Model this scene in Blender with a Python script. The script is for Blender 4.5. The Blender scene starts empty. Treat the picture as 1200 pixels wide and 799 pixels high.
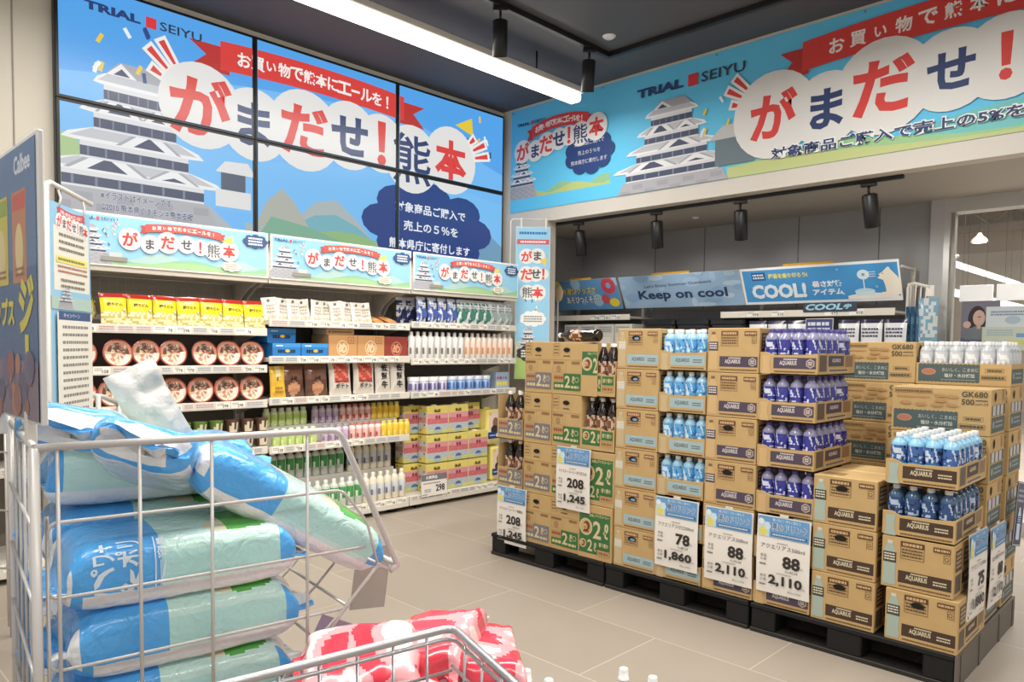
import bpy, math, random
from mathutils import Vector, Matrix, noise
from mathutils.geometry import tessellate_polygon

SC = bpy.context.scene
COL = SC.collection
PI = math.pi
RN = random.Random(11)

# ------------------------------------------------------------------ camera, world, exposure
def _camera():
    yaw, pitch, roll = 0.795877, 0.0508611, 0.0133245
    cy, sy, cp, sp = math.cos(yaw), math.sin(yaw), math.cos(pitch), math.sin(pitch)
    F = Vector((sy * cp, cy * cp, -sp)); r = Vector((cy, -sy, 0)); u = r.cross(F)
    c, s = math.cos(roll), math.sin(roll)
    X = r * c + u * s; Y = -r * s + u * c; Z = -F
    cam = bpy.data.cameras.new('camera'); o = bpy.data.objects.new('camera', cam); COL.objects.link(o)
    m = Matrix((X, Y, Z)).transposed().to_4x4(); m.translation = (0, 0, 1.33); o.matrix_world = m
    cam.sensor_width = 36; cam.lens = 871.2 / 1200 * 36; cam.shift_y = 49.64 / 1200
    cam.clip_start = .02; cam.clip_end = 100
    SC.camera = o
_camera()
SC.view_settings.view_transform = 'Standard'; SC.view_settings.look = 'None'
SC.view_settings.gamma = 1; SC.view_settings.use_curve_mapping = False
SC.view_settings.exposure = 0.0
W = bpy.data.worlds.new('world'); SC.world = W; W.use_nodes = True
W.node_tree.nodes['Background'].inputs[0].default_value = (1, .97, .93, 1)
W.node_tree.nodes['Background'].inputs[1].default_value = .70

def area(name, loc, size, power, target=None, color=(1, .96, .9), spread=None):
    l = bpy.data.lights.new(name, 'AREA'); l.shape = 'RECTANGLE'; l.size, l.size_y = size
    l.energy = power; l.color = color
    if spread: l.spread = spread
    o = bpy.data.objects.new(name, l); COL.objects.link(o); o.location = loc
    if target: o.rotation_euler = (Vector(target) - Vector(loc)).to_track_quat('-Z', 'Y').to_euler()
    return o
def spot(name, loc, target, power, angle=60, blend=.6, color=(1, .95, .87), r=.04):
    l = bpy.data.lights.new(name, 'SPOT'); l.energy = power; l.spot_size = math.radians(angle); l.spot_blend = blend
    l.color = color; l.shadow_soft_size = r
    o = bpy.data.objects.new(name, l); COL.objects.link(o); o.location = loc
    o.rotation_euler = (Vector(target) - Vector(loc)).to_track_quat('-Z', 'Y').to_euler()
    return o
# light of the linear ceiling lamp in view, then two added unseen fill lights
area('linear_lamp_light', (2.6, 3.99, 3.31), (4.2, .1), 60)
area('linear_lamp_light', (1.6, 1.6, 3.31), (5.0, .1), 150)
area('linear_lamp_light', (1.6, -1.0, 3.31), (5.0, .1), 80)
# track spots aimed at the shelves and pallets
for x in (1.6, 2.9, 4.1):
    spot('track_spot_light', (x, 3.0, 3.3), (x, 4.75, .7), 75, 70)
for y, t in ((4.40, 4.6), (3.56, 3.6), (2.80, 2.75), (1.86, 1.9)):
    spot('alcove_spot_light', (5.42, y, 2.2), (6.1, t, 1.7), 20, 90)
# the brighter sales floor behind the glass
area('sales_floor_light', (10.5, -.5, 3.95), (5, 6), 800, (10.5, -.5, 0))
area('sales_floor_light', (7.2, .4, 3.95), (.6, 4), 160, (7.6, .4, 0))  # added unseen light for the faces of the white panels

# ------------------------------------------------------------------ materials
def lin(c):
    return tuple(((x / 255) / 12.92 if x / 255 <= .04045 else ((x / 255 + .055) / 1.055) ** 2.4) for x in c)
MATS = {}
def mat(name, rgb, rough=.55, metal=0., emit=0., noise_amt=.06, scale=8., trans=0., alpha=1., coat=0., bump=0., bscale=40., spec=.5):
    if name in MATS: return MATS[name]
    m = bpy.data.materials.new(name); m.use_nodes = True; nt = m.node_tree; b = nt.nodes['Principled BSDF']
    c = (*lin(rgb), 1)
    b.inputs['Base Color'].default_value = c; b.inputs['Roughness'].default_value = rough; b.inputs['Metallic'].default_value = metal
    b.inputs['Specular IOR Level'].default_value = spec
    if trans: b.inputs['Transmission Weight'].default_value = trans; b.inputs['IOR'].default_value = 1.3
    if alpha < 1: b.inputs['Alpha'].default_value = alpha
    if coat: b.inputs['Coat Weight'].default_value = coat; b.inputs['Coat Roughness'].default_value = .08
    if emit:
        b.inputs['Base Color'].default_value = (.01, .01, .01, 1); b.inputs['Emission Color'].default_value = c; b.inputs['Emission Strength'].default_value = emit
    elif noise_amt:
        tc = nt.nodes.new('ShaderNodeTexCoord'); n = nt.nodes.new('ShaderNodeTexNoise'); n.inputs['Scale'].default_value = scale; n.inputs['Detail'].default_value = 3
        r = nt.nodes.new('ShaderNodeMapRange'); r.inputs['To Min'].default_value = 1 - noise_amt; r.inputs['To Max'].default_value = 1 + noise_amt
        mx = nt.nodes.new('ShaderNodeMix'); mx.data_type = 'RGBA'; mx.blend_type = 'MULTIPLY'; mx.inputs[0].default_value = 1; mx.inputs[6].default_value = c
        nt.links.new(tc.outputs['Object'], n.inputs['Vector']); nt.links.new(n.outputs['Fac'], r.inputs['Value'])
        nt.links.new(r.outputs['Result'], mx.inputs[7]); nt.links.new(mx.outputs[2], b.inputs['Base Color'])
    if bump:
        tc = nt.nodes.new('ShaderNodeTexCoord'); n = nt.nodes.new('ShaderNodeTexNoise'); n.inputs['Scale'].default_value = bscale; n.inputs['Detail'].default_value = 4
        bp = nt.nodes.new('ShaderNodeBump'); bp.inputs['Strength'].default_value = bump; bp.inputs['Distance'].default_value = .01
        nt.links.new(tc.outputs['Object'], n.inputs['Vector']); nt.links.new(n.outputs['Fac'], bp.inputs['Height']); nt.links.new(bp.outputs['Normal'], b.inputs['Normal'])
    MATS[name] = m
    return m
def ink(c):   # printing ink on card, paper or film
    return mat('ink_%02x%02x%02x' % tuple(c), c, .6, noise_amt=.02)
def gloss(c):  # shiny plastic film or bottle
    return mat('gloss_%02x%02x%02x' % tuple(c), c, .2, noise_amt=.04, coat=.5)
def lcd(c):    # a lit pixel colour of the display screens
    return mat('lcd_%02x%02x%02x' % tuple(c), c, .3, emit=.92)

M_CARD = mat('cardboard', (194, 162, 110), .8, noise_amt=.08, scale=14)
M_CARD2 = mat('cardboard_inside', (188, 152, 98), .85, noise_amt=.08)
M_CARDE = mat('cardboard_edge', (226, 196, 140), .8)
M_DARK = mat('dark_hole', (22, 17, 14), .9, noise_amt=0)
M_BLACKP = mat('black_plastic', (12, 11, 11), .7, noise_amt=.12, scale=20)
M_PALSIDE = mat('worn_plastic', (104, 96, 88), .6, noise_amt=.15, scale=10)
M_WHITE = mat('white_metal', (226, 222, 214), .4, noise_amt=.02)
M_RAIL = mat('price_rail', (222, 216, 204), .5, noise_amt=.03)
M_BACK = mat('shelf_back', (112, 104, 96), .6)
M_SHELF = mat('shelf_steel', (206, 200, 190), .45)
M_PAPER = mat('paper', (236, 230, 222), .7, noise_amt=.02)
M_BLKMET = mat('black_metal', (26, 26, 28), .4, noise_amt=.05)
M_WIRE = mat('zinc_wire', (178, 176, 174), .35, metal=.55, noise_amt=.04)
M_CHROME = mat('chrome', (196, 196, 198), .32, metal=.9, noise_amt=.03)

# ------------------------------------------------------------------ mesh building
class MB:
    def __init__(s): s.v = []; s.f = []; s.m = []; s.sm = []; s.mats = []
    def mi(s, m):
        if m not in s.mats: s.mats.append(m)
        return s.mats.index(m)
    def poly(s, pts, m, smooth=False):
        b = len(s.v); s.v.extend([tuple(p) for p in pts]); s.f.append(tuple(range(b, b + len(pts)))); s.m.append(s.mi(m)); s.sm.append(smooth)
    def mesh(s, vs, fs, m, smooth=False, T=None):
        b = len(s.v)
        s.v.extend([tuple(T @ Vector(p)) if T else tuple(p) for p in vs])
        for k, f in enumerate(fs):
            s.f.append(tuple(b + i for i in f)); mm = m[k] if isinstance(m, list) else m; s.m.append(s.mi(mm)); s.sm.append(smooth)
    def box(s, x0, x1, y0, y1, z0, z1, m, c=0., T=None):
        if c <= 0:
            v = [(x, y, z) for z in (z0, z1) for y in (y0, y1) for x in (x0, x1)]
            f = [(0, 2, 3, 1), (4, 5, 7, 6), (0, 1, 5, 4), (2, 6, 7, 3), (0, 4, 6, 2), (1, 3, 7, 5)]
            s.mesh(v, f, m, False, T); return
        cx, cy, cz = (x0 + x1) / 2, (y0 + y1) / 2, (z0 + z1) / 2; hx, hy, hz = (x1 - x0) / 2, (y1 - y0) / 2, (z1 - z0) / 2
        c = min(c, hx * .9, hy * .9, hz * .9)
        v = []; idx = {}
        for sx in (-1, 1):
            for sy in (-1, 1):
                for sz in (-1, 1):
                    for a in range(3):
                        p = [cx + sx * (hx - (0 if a == 0 else c)), cy + sy * (hy - (0 if a == 1 else c)), cz + sz * (hz - (0 if a == 2 else c))]
                        idx[(sx, sy, sz, a)] = len(v); v.append(p)
        f = []
        I = lambda sx, sy, sz, a: idx[(sx, sy, sz, a)]
        for g in (-1, 1):
            q = [(-1, -1), (1, -1), (1, 1), (-1, 1)]
            f.append([I(g, a, b, 0) for a, b in q][::g]); f.append([I(a, g, b, 1) for a, b in q][::-g]); f.append([I(a, b, g, 2) for a, b in q][::g])
        for a in (-1, 1):
            for b in (-1, 1):
                o = a * b
                f.append([I(a, b, -1, 0), I(a, b, 1, 0), I(a, b, 1, 1), I(a, b, -1, 1)][::-o])
                f.append([I(a, -1, b, 0), I(a, 1, b, 0), I(a, 1, b, 2), I(a, -1, b, 2)][::o])
                f.append([I(-1, a, b, 1), I(1, a, b, 1), I(1, a, b, 2), I(-1, a, b, 2)][::-o])
        for sx in (-1, 1):
            for sy in (-1, 1):
                for sz in (-1, 1):
                    f.append([I(sx, sy, sz, 0), I(sx, sy, sz, 1), I(sx, sy, sz, 2)][::sx * sy * sz])
        s.mesh(v, f, m, False, T)
    def tube(s, pts, r, m, n=8, closed=False, caps=True):
        pts = [Vector(p) for p in pts]; k = len(pts); b = len(s.v); prev = None
        for i, p in enumerate(pts):
            a = pts[i - 1] if i or closed else p; c = pts[(i + 1) % k] if i < k - 1 or closed else p
            t = ((c - p).normalized() + (p - a).normalized())
            t = t.normalized() if t.length > 1e-6 else (c - a).normalized()
            if prev is None: n1 = t.orthogonal().normalized()
            else:
                n1 = prev - t * prev.dot(t); n1 = n1.normalized() if n1.length > 1e-6 else t.orthogonal().normalized()
            prev = n1; n2 = t.cross(n1)
            for j in range(n):
                an = 2 * PI * j / n; s.v.append(tuple(p + (n1 * math.cos(an) + n2 * math.sin(an)) * r))
        mi = s.mi(m)
        for i in range(k if closed else k - 1):
            for j in range(n):
                a = b + i * n + j; a2 = b + i * n + (j + 1) % n; c = b + ((i + 1) % k) * n + j; c2 = b + ((i + 1) % k) * n + (j + 1) % n
                s.f.append((a, a2, c2, c)); s.m.append(mi); s.sm.append(True)
        if caps and not closed:
            s.f.append(tuple(b + j for j in range(n))[::-1]); s.m.append(mi); s.sm.append(False)
            s.f.append(tuple(b + (k - 1) * n + j for j in range(n))); s.m.append(mi); s.sm.append(False)
    def lathe(s, prof, m, n=14, T=None, ends=(True, True), rfn=None):
        """prof: [(r, z)]; m: a material or a function (segment, angle index) -> material"""
        vs = []; fs = []; ms = []
        for r, z in prof:
            for j in range(n):
                a = 2 * PI * j / n; q = r * (rfn(a) if rfn else 1); vs.append((q * math.cos(a), q * math.sin(a), z))
        g = (lambda i, j: m(i, j)) if callable(m) else (lambda i, j: m)
        for i in range(len(prof) - 1):
            for j in range(n):
                fs.append((i * n + j, i * n + (j + 1) % n, (i + 1) * n + (j + 1) % n, (i + 1) * n + j)); ms.append(g(i, j))
        s.mesh(vs, fs, ms, True, T)
        for e, i in ((0, 0), (1, len(prof) - 1)):
            if ends[e]:
                p = [Vector(vs[i * n + j]) for j in range(n)]
                if e == 0: p = p[::-1]
                s.poly([T @ q if T else q for q in p], g(max(0, min(i, len(prof) - 2)), 0))
    def build(s, name, parent=None, loc=(0, 0, 0), rz=0, rot=None):
        me = bpy.data.meshes.new(name); me.from_pydata(s.v, [], s.f)
        for m in s.mats: me.materials.append(m)
        me.polygons.foreach_set('material_index', s.m); me.polygons.foreach_set('use_smooth', s.sm); me.update()
        o = bpy.data.objects.new(name, me); COL.objects.link(o); o.location = loc; o.rotation_euler = rot if rot else (0, 0, rz)
        if parent: o.parent = parent
        return o

_TC = {}
def glyphs(t, bold=.0, shear=0., vertical=False):
    k = (t, bold, shear)
    if k not in _TC:
        cu = bpy.data.curves.new('t', 'FONT'); cu.body = t; cu.offset = bold; cu.shear = shear; cu.resolution_u = 2
        ob = bpy.data.objects.new('t', cu); me = ob.to_mesh()
        vs = [(v.co.x, v.co.y) for v in me.vertices]; fs = [tuple(p.vertices) for p in me.polygons]
        ob.to_mesh_clear(); bpy.data.objects.remove(ob); bpy.data.curves.remove(cu)
        x0 = min(v[0] for v in vs); x1 = max(v[0] for v in vs); y0 = min(v[1] for v in vs); y1 = max(v[1] for v in vs)
        _TC[k] = ([(x - x0, y - y0) for x, y in vs], fs, x1 - x0, y1 - y0)
    return _TC[k]

class Art:
    """flat printing on a face: o = corner, U right, V up, N out of the face"""
    def __init__(s, mb, o, U, V, N, pen=ink, step=.00012, clip=None, lift=.0003):
        s.mb = mb; s.o = Vector(o); s.U = Vector(U); s.V = Vector(V); s.N = Vector(N); s.pen = pen; s.k = lift; s.step = step; s.clip = clip
    def P(s, u, v): return s.o + s.U * u + s.V * v + s.N * s.k
    def _emit(s, pts, m):
        if s.clip:
            for ax, lim, sg in ((0, s.clip[0], 1), (1, s.clip[1], 1), (0, s.clip[2], -1), (1, s.clip[3], -1)):
                out = []
                for i in range(len(pts)):
                    a, b = pts[i - 1], pts[i]; da, db = sg * (a[ax] - lim), sg * (b[ax] - lim)
                    if (da >= 0) != (db >= 0):
                        t = da / (da - db); out.append((a[0] + (b[0] - a[0]) * t, a[1] + (b[1] - a[1]) * t))
                    if db >= 0: out.append(b)
                pts = out
                if len(pts) < 3: return
        s.mb.poly([s.P(*p) for p in pts], m)
    def _col(s, c): return s.pen(c) if isinstance(c, tuple) else c
    def poly(s, pts, c, convex=False):
        m = s._col(c)
        ar = sum(pts[i - 1][0] * pts[i][1] - pts[i][0] * pts[i - 1][1] for i in range(len(pts)))
        if ar < 0: pts = pts[::-1]
        if convex: s._emit(list(pts), m)
        else:
            for t in tessellate_polygon([[Vector((p[0], p[1], 0)) for p in pts]]):
                q = [pts[i] for i in t]
                if (q[1][0] - q[0][0]) * (q[2][1] - q[0][1]) - (q[1][1] - q[0][1]) * (q[2][0] - q[0][0]) < 0: q = q[::-1]
                s._emit(q, m)
        s.k += s.step
    def rect(s, u0, v0, u1, v1, c): s.poly([(u0, v0), (u1, v0), (u1, v1), (u0, v1)], c, True)
    def frame(s, u0, v0, u1, v1, t, c):
        for a in ((u0, v0, u1, v0 + t), (u0, v1 - t, u1, v1), (u0, v0, u0 + t, v1), (u1 - t, v0, u1, v1)): s.rect(*a, c)
    def back(s): s.k -= s.step * .8
    def disc(s, u, v, ru, c, rv=None, n=20):
        rv = rv or ru; s.poly([(u + ru * math.cos(2 * PI * i / n), v + rv * math.sin(2 * PI * i / n)) for i in range(n)], c, True)
    def text(s, t, u, v, h, c, w=None, al='l', bold=.0, shear=0., ang=0., va='b', halo=None):
        vs, fs, tw, th = glyphs(t, bold, shear); sy = h / th; sx = (w / tw) if w else sy
        ox = {'l': 0, 'c': -tw * sx / 2, 'r': -tw * sx}[al]; oy = -h / 2 if va == 'c' else 0
        ca, sa = math.cos(ang), math.sin(ang); m = s._col(c)
        if halo:
            hv, hf, hw, hh_ = glyphs(t, bold + halo[1], shear); d = halo[1]; hm = s._col(halo[0]); hp = [(u + (x - d) * sx + ox, v + (y - d) * sy + oy) for x, y in hv]
            for f in hf:
                if s.clip: s._emit([hp[i] for i in f], hm)
            if not s.clip: s.mb.mesh([s.P(*p) for p in hp], hf, hm)
            s.k += s.step
        pp = []
        for x, y in vs:
            a = x * sx + ox; b = y * sy + oy; pp.append((u + a * ca - b * sa, v + a * sa + b * ca))
        if s.clip:
            for f in fs: s._emit([pp[i] for i in f], m)
        else: s.mb.mesh([s.P(*p) for p in pp], fs, m)
        s.k += s.step
    def lines(s, u0, v0, u1, v1, n, c, gap=.45, seed=1):
        """rows of small unreadable print"""
        r = random.Random(seed); hh = (v1 - v0) / n; k0 = s.k
        for i in range(n):
            u = u0; v = v1 - hh * (i + 1) + hh * gap / 2
            while u < u1 - hh * .2:
                w = min(hh * r.uniform(.45, 1.1), u1 - u); s.k = k0; s.rect(u, v, u + w * .8, v + hh * (1 - gap), c); u += w
        s.k = k0 + s.step

def front(mb, z=0., y=0., x=0., **k): return Art(mb, (x, y, z), (1, 0, 0), (0, 0, 1), (0, -1, 0), **k)
def rside(mb, x, y=0., z=0., **k): return Art(mb, (x, y, z), (0, 1, 0), (0, 0, 1), (1, 0, 0), **k)
def lside(mb, x, y=0., z=0., **k): return Art(mb, (x, y, z), (0, -1, 0), (0, 0, 1), (-1, 0, 0), **k)
def topface(mb, z, x=0., y=0., **k): return Art(mb, (x, y, z), (1, 0, 0), (0, 1, 0), (0, 0, 1), **k)

# ------------------------------------------------------------------ things
ALL = []
def tag(o, label, cat, group=None):
    o['label'] = label; o['category'] = cat
    if group: o['group'] = group
    ALL.append(o)
    return o
def thing(name, label=None, cat=None, loc=(0, 0, 0), rz=0, group=None, rot=None):
    o = bpy.data.objects.new(name, None); COL.objects.link(o); o.location = loc; o.rotation_euler = rot if rot else (0, 0, rz); o.empty_display_size = .05
    if label: tag(o, label, cat, group)
    return o
def struct(name, mb, parent=None):
    o = mb.build(name, parent)
    if not parent: o['kind'] = 'structure'
    return o
def copy_tree(o, parent=None):
    c = o.copy(); COL.objects.link(c)
    for k in ('label', 'group'):
        if parent is None and k in c: del c[k]
    if parent: c.parent = parent; c.matrix_parent_inverse = o.matrix_parent_inverse.copy()
    for ch in list(o.children): copy_tree(ch, c)
    return c
class Proto:
    """the first call builds the thing, later calls copy it and each of its parts"""
    def __init__(s, fn, cat): s.fn = fn; s.cat = cat; s.o = None
    def put(s, loc, label, group=None, rz=0., rot=None):
        if s.o is None: o = s.o = s.fn()
        else: o = copy_tree(s.o)
        o.location = loc; o.rotation_euler = rot if rot else (0, 0, rz)
        return tag(o, label, s.cat, group)
ORD = 'first second third fourth fifth sixth seventh eighth ninth tenth eleventh twelfth thirteenth fourteenth'.split()
FACE_AISLE = -PI / 2      # front towards -x, as on the pallets and the alcove side

# ------------------------------------------------------------------ the room
def floor_material():
    m = bpy.data.materials.new('floor_tile'); m.use_nodes = True; nt = m.node_tree; b = nt.nodes['Principled BSDF']
    tc = nt.nodes.new('ShaderNodeTexCoord'); mp = nt.nodes.new('ShaderNodeMapping'); mp.inputs['Rotation'].default_value = (0, 0, PI / 2); mp.inputs['Location'].default_value = (.02, .44, 0)
    br = nt.nodes.new('ShaderNodeTexBrick'); br.inputs['Scale'].default_value = 1; br.inputs['Brick Width'].default_value = .92; br.inputs['Row Height'].default_value = .55
    br.inputs['Mortar Size'].default_value = .0028; br.inputs['Mortar Smooth'].default_value = .2; br.inputs['Bias'].default_value = 0
    br.inputs['Color1'].default_value = (*lin((172, 160, 146)), 1); br.inputs['Color2'].default_value = (*lin((164, 153, 139)), 1); br.inputs['Mortar'].default_value = (*lin((202, 192, 176)), 1)
    n = nt.nodes.new('ShaderNodeTexNoise'); n.inputs['Scale'].default_value = 2.2; n.inputs['Detail'].default_value = 5
    r = nt.nodes.new('ShaderNodeMapRange'); r.inputs['To Min'].default_value = .93; r.inputs['To Max'].default_value = 1.06
    mx = nt.nodes.new('ShaderNodeMix'); mx.data_type = 'RGBA'; mx.blend_type = 'MULTIPLY'; mx.inputs[0].default_value = 1
    L = nt.links.new
    L(tc.outputs['Object'], mp.inputs['Vector']); L(mp.outputs['Vector'], br.inputs['Vector']); L(tc.outputs['Object'], n.inputs['Vector']); L(n.outputs['Fac'], r.inputs['Value'])
    L(br.outputs['Color'], mx.inputs[6]); L(r.outputs['Result'], mx.inputs[7]); L(mx.outputs[2], b.inputs['Base Color'])
    b.inputs['Roughness'].default_value = .42; b.inputs['Specular IOR Level'].default_value = .35
    return m
M_CEIL = mat('dark_ceiling', (88, 88, 92), .6, noise_amt=.05, scale=2)
M_WALLW = mat('beige_wall_panel', (216, 209, 194), .55, noise_amt=.03, scale=2)
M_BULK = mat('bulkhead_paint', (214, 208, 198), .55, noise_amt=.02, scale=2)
M_ALC = mat('grey_wall_panel', (158, 158, 160), .5, noise_amt=.03, scale=2)
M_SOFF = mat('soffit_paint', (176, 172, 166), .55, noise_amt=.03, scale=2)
M_ALU = mat('aluminium', (196, 196, 194), .35, metal=.3, noise_amt=.03)

b = MB(); b.box(-4, 20, -9, 9, -.1, 0, floor_material()); struct('floor', b)
b = MB(); b.box(-4, 5.32, -4, 5.5, 3.60, 3.7, M_CEIL); struct('ceiling', b)
b = MB(); b.box(-4, 5.2, 5.264, 5.4, 0, 3.6, M_WALLW); b.box(5.2, 6.45, 5.26, 5.4, 0, 2.49, M_ALC)
for x in (1.12, .1, -.9): b.box(x - .004, x + .004, 5.259, 5.27, 0, 3.6, mat('panel_seam', (150, 144, 132)))
struct('wall_back', b)
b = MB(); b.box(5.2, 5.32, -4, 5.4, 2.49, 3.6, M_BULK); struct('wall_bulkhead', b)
b = MB(); b.box(5.2, 5.32, 4.66, 5.4, 0, 2.49, M_BULK); struct('wall_pier', b)
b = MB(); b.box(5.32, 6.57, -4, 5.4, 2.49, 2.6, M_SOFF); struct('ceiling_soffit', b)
b = MB(); b.box(6.45, 6.57, 1.75, 5.4, 0, 2.49, M_ALC)
for y in (2.15, 2.82, 3.74, 4.3): b.box(6.446, 6.452, y - .004, y + .004, 0, 2.49, mat('grey_seam', (110, 110, 112)))
b.box(6.40, 6.57, 1.665, 1.76, 0, 2.49, mat('pillar_cladding', (190, 190, 192), .5))
struct('wall_alcove', b)
# glazed front between this corner and the sales floor
b = MB()
b.box(6.40, 6.56, -3.0, 1.665, 2.385, 2.49, M_ALU)
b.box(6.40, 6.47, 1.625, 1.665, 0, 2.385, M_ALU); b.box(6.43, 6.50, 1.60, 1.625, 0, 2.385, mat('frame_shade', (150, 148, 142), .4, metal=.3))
b.box(6.40, 6.50, -.2, -.13, 0, 2.385, M_ALU); b.box(6.40, 6.50, -3.0, -2.93, 0, 2.385, M_ALU); b.box(6.40, 6.50, -3.0, 1.63, 0, .1, M_ALU)
w1 = struct('window_1', b)
g = MB(); g.box(6.455, 6.461, -3.0, 1.6, .1, 2.385, mat('window_glass', (236, 240, 240), .05, noise_amt=0, alpha=.10)); g.build('glass_pane', w1)
# the sales floor beyond
b = MB(); b.box(6.57, 20, -9, 9, 4.2, 4.3, mat('hall_ceiling', (124, 108, 92), .7)); struct('ceiling_hall', b)
b = MB(); b.box(19.9, 20, -9, 9, 0, 5.0, mat('hall_wall', (190, 172, 146), .7)); b.box(19.85, 19.9, -9, 9, 2.7, 3.6, mat('hall_wall_band', (214, 204, 186), .7)); struct('wall_hall', b)
b = MB(); mb_ = mat('hall_steel', (112, 98, 84), .6)
b.box(6.57, 19.9, 8.9, 9, 0, 5.0, mat('hall_wall', (190, 172, 146), .7))
for y in (3.4, 1.4, -.9): b.box(6.6, 19.85, y - .06, y + .06, 3.95, 4.2, mb_)
for x in (9.2, 12.4, 16.):
    b.box(x - .05, x + .05, -8, 8.9, 3.55, 3.68, mb_)
    for i in range(8): b.tube([(x, -1.4 + i * 1.2, 3.66), (x, -.8 + i * 1.2, 4.18), (x, -.2 + i * 1.2, 3.66)], .03, mb_, 5)
struct('trim_1', b)
M_LED = mat('lamp_white', (255, 252, 244), .5, emit=5.)
M_LED2 = mat('lamp_white_far', (255, 252, 244), .5, emit=2.2)

# ------------------------------------------------------------------ campaign pictures
RED, NAVY, SKY, BSKY, WH = (222, 68, 64), (46, 64, 112), (116, 188, 248), (100, 204, 246), (232, 231, 228)
def confetti(a, u, v, s, seed, n=9, cols=((240, 205, 70), (240, 246, 250), (48, 80, 140))):
    r = random.Random(seed)
    for i in range(n):
        x, y, an = u + r.uniform(-1, 1) * s, v + r.uniform(-1, 1) * s, r.uniform(.6, 2.4); l, w = s * .16, s * .06
        ca, sa = math.cos(an), math.sin(an)
        a.poly([(x + p * ca - q * sa, y + p * sa + q * ca) for p, q in ((-l, -w), (l, -w), (l, w), (-l, w))], cols[i % len(cols)], True)
def castle(a, cx, v0, w, h):
    """a plain many-storeyed tower keep on a stone base"""
    roof, roof2, wall, dk, st, wh = (196, 198, 204), (168, 170, 178), (222, 223, 226), (66, 76, 104), (178, 178, 184), (238, 238, 240)
    a.poly([(cx - w * .60, v0), (cx + w * .60, v0), (cx + w * .46, v0 + h * .30), (cx - w * .46, v0 + h * .30)], st)
    for i in range(5):
        for j in range(8):
            if (i * 3 + j) % 2: a.rect(cx - w * .48 + j * w * .12, v0 + h * (.01 + i * .055), cx - w * .48 + j * w * .12 + w * .1, v0 + h * (.055 + i * .055), (164, 165, 172)); a.back()
    y = v0 + h * .30; ww = w * .86; hh = h * .165
    for t in range(4):
        a.rect(cx - ww / 2, y, cx + ww / 2, y + hh * .66, wall); a.rect(cx - ww / 2, y + hh * .08, cx + ww / 2, y + hh * .40, dk)
        for j in range(6): a.rect(cx - ww * .44 + j * ww * .155, y + hh * .1, cx - ww * .44 + j * ww * .155 + ww * .018, y + hh * .38, (120, 128, 150)); a.back()
        e = ww * .60
        a.poly([(cx - e * 1.1, y + hh * .60), (cx - e, y + hh * .80), (cx - ww * .40, y + hh * 1.04), (cx + ww * .40, y + hh * 1.04), (cx + e, y + hh * .80), (cx + e * 1.1, y + hh * .60), (cx + e * .9, y + hh * .56), (cx - e * .9, y + hh * .56)], wh)
        a.poly([(cx - e * .98, y + hh * .68), (cx - ww * .40, y + hh * 1.02), (cx + ww * .40, y + hh * 1.02), (cx + e * .98, y + hh * .68)], roof)
        if t < 3:
            for gx, gw, gh in (((cx - ww * .20, ww * .25, 1.5), (cx + ww * .27, ww * .17, 1.2)) if t % 2 == 0 else ((cx + ww * .12, ww * .27, 1.45),)):
                a.poly([(gx - gw * 1.15, y + hh * .60), (gx, y + hh * gh), (gx + gw * 1.15, y + hh * .60)], roof2); a.poly([(gx - gw, y + hh * .60), (gx, y + hh * (gh - .12)), (gx + gw, y + hh * .60)], wh)
                a.poly([(gx - gw * .55, y + hh * .64), (gx, y + hh * (gh - .42)), (gx + gw * .55, y + hh * .64)], dk)
        y += hh; ww *= .76
    a.poly([(cx - ww * .62, y - hh * .05), (cx - ww * .34, y + hh * .42), (cx + ww * .40, y + hh * .42), (cx + ww * .66, y - hh * .05)], roof2)
    a.poly([(cx - ww * .60, y - hh * .05), (cx - ww * .3, y + hh * .40), (cx + ww * .02, y - hh * .05)], wh); a.poly([(cx - ww * .46, y - hh * .02), (cx - ww * .29, y + hh * .22), (cx - ww * .12, y - hh * .02)], dk)
def slogan(a, spots, rad):
    for (t, u, v, h, c), r in zip(spots, rad): a.disc(u, v, r, WH, n=28); a.back()

    for t, u, v, h, c in spots: a.text(t, u, v, h, c, al='c', va='c', bold=.012 if t == '熊' else .035); a.back()

def ribbon(a, u0, u1, v0, v1, sag, tail, c=RED, text='お買い物で熊本にエールを！', left=True, right=True):
    n = 12; f = lambda t: sag * (1 - (2 * t - 1) ** 2); hh = v1 - v0; dk = tuple(int(x * .86) for x in c)
    if left: a.poly([(u0 - tail, v0 - hh * .12), (u0 - tail * .45, v0 + hh * .4), (u0 - tail, v1 - hh * .22), (u0 + tail * .3, v1 - hh * .2), (u0 + tail * .3, v0 - hh * .12)], dk)
    if right: a.poly([(u1 + tail, v0 - hh * .12), (u1 + tail * .45, v0 + hh * .4), (u1 + tail, v1 - hh * .22), (u1 - tail * .3, v1 - hh * .2), (u1 - tail * .3, v0 - hh * .12)], dk)
    a.poly([(u0 + (u1 - u0) * i / n, v0 + f(i / n)) for i in range(n + 1)] + [(u0 + (u1 - u0) * i / n, v1 + f(i / n)) for i in range(n, -1, -1)], c)
    L = len(text); m = .11 * (u1 - u0)
    for i, ch in enumerate(text):
        t = (i + .5) / L; x = u0 + m * .7 + (u1 - u0 - m * 1.4) * t; h = hh * (.5 if ch not in 'ーい' else .34)
        if ch == 'ー': a.rect(x - hh * .2, (v0 + v1) / 2 + f((x - u0) / (u1 - u0)) - hh * .04, x + hh * .2, (v0 + v1) / 2 + f((x - u0) / (u1 - u0)) + hh * .05, (250, 245, 240))
        else: a.text(ch, x, (v0 + v1) / 2 + f((x - u0) / (u1 - u0)), h, (250, 245, 240), al='c', va='c', bold=.025)
        a.back()

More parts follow.
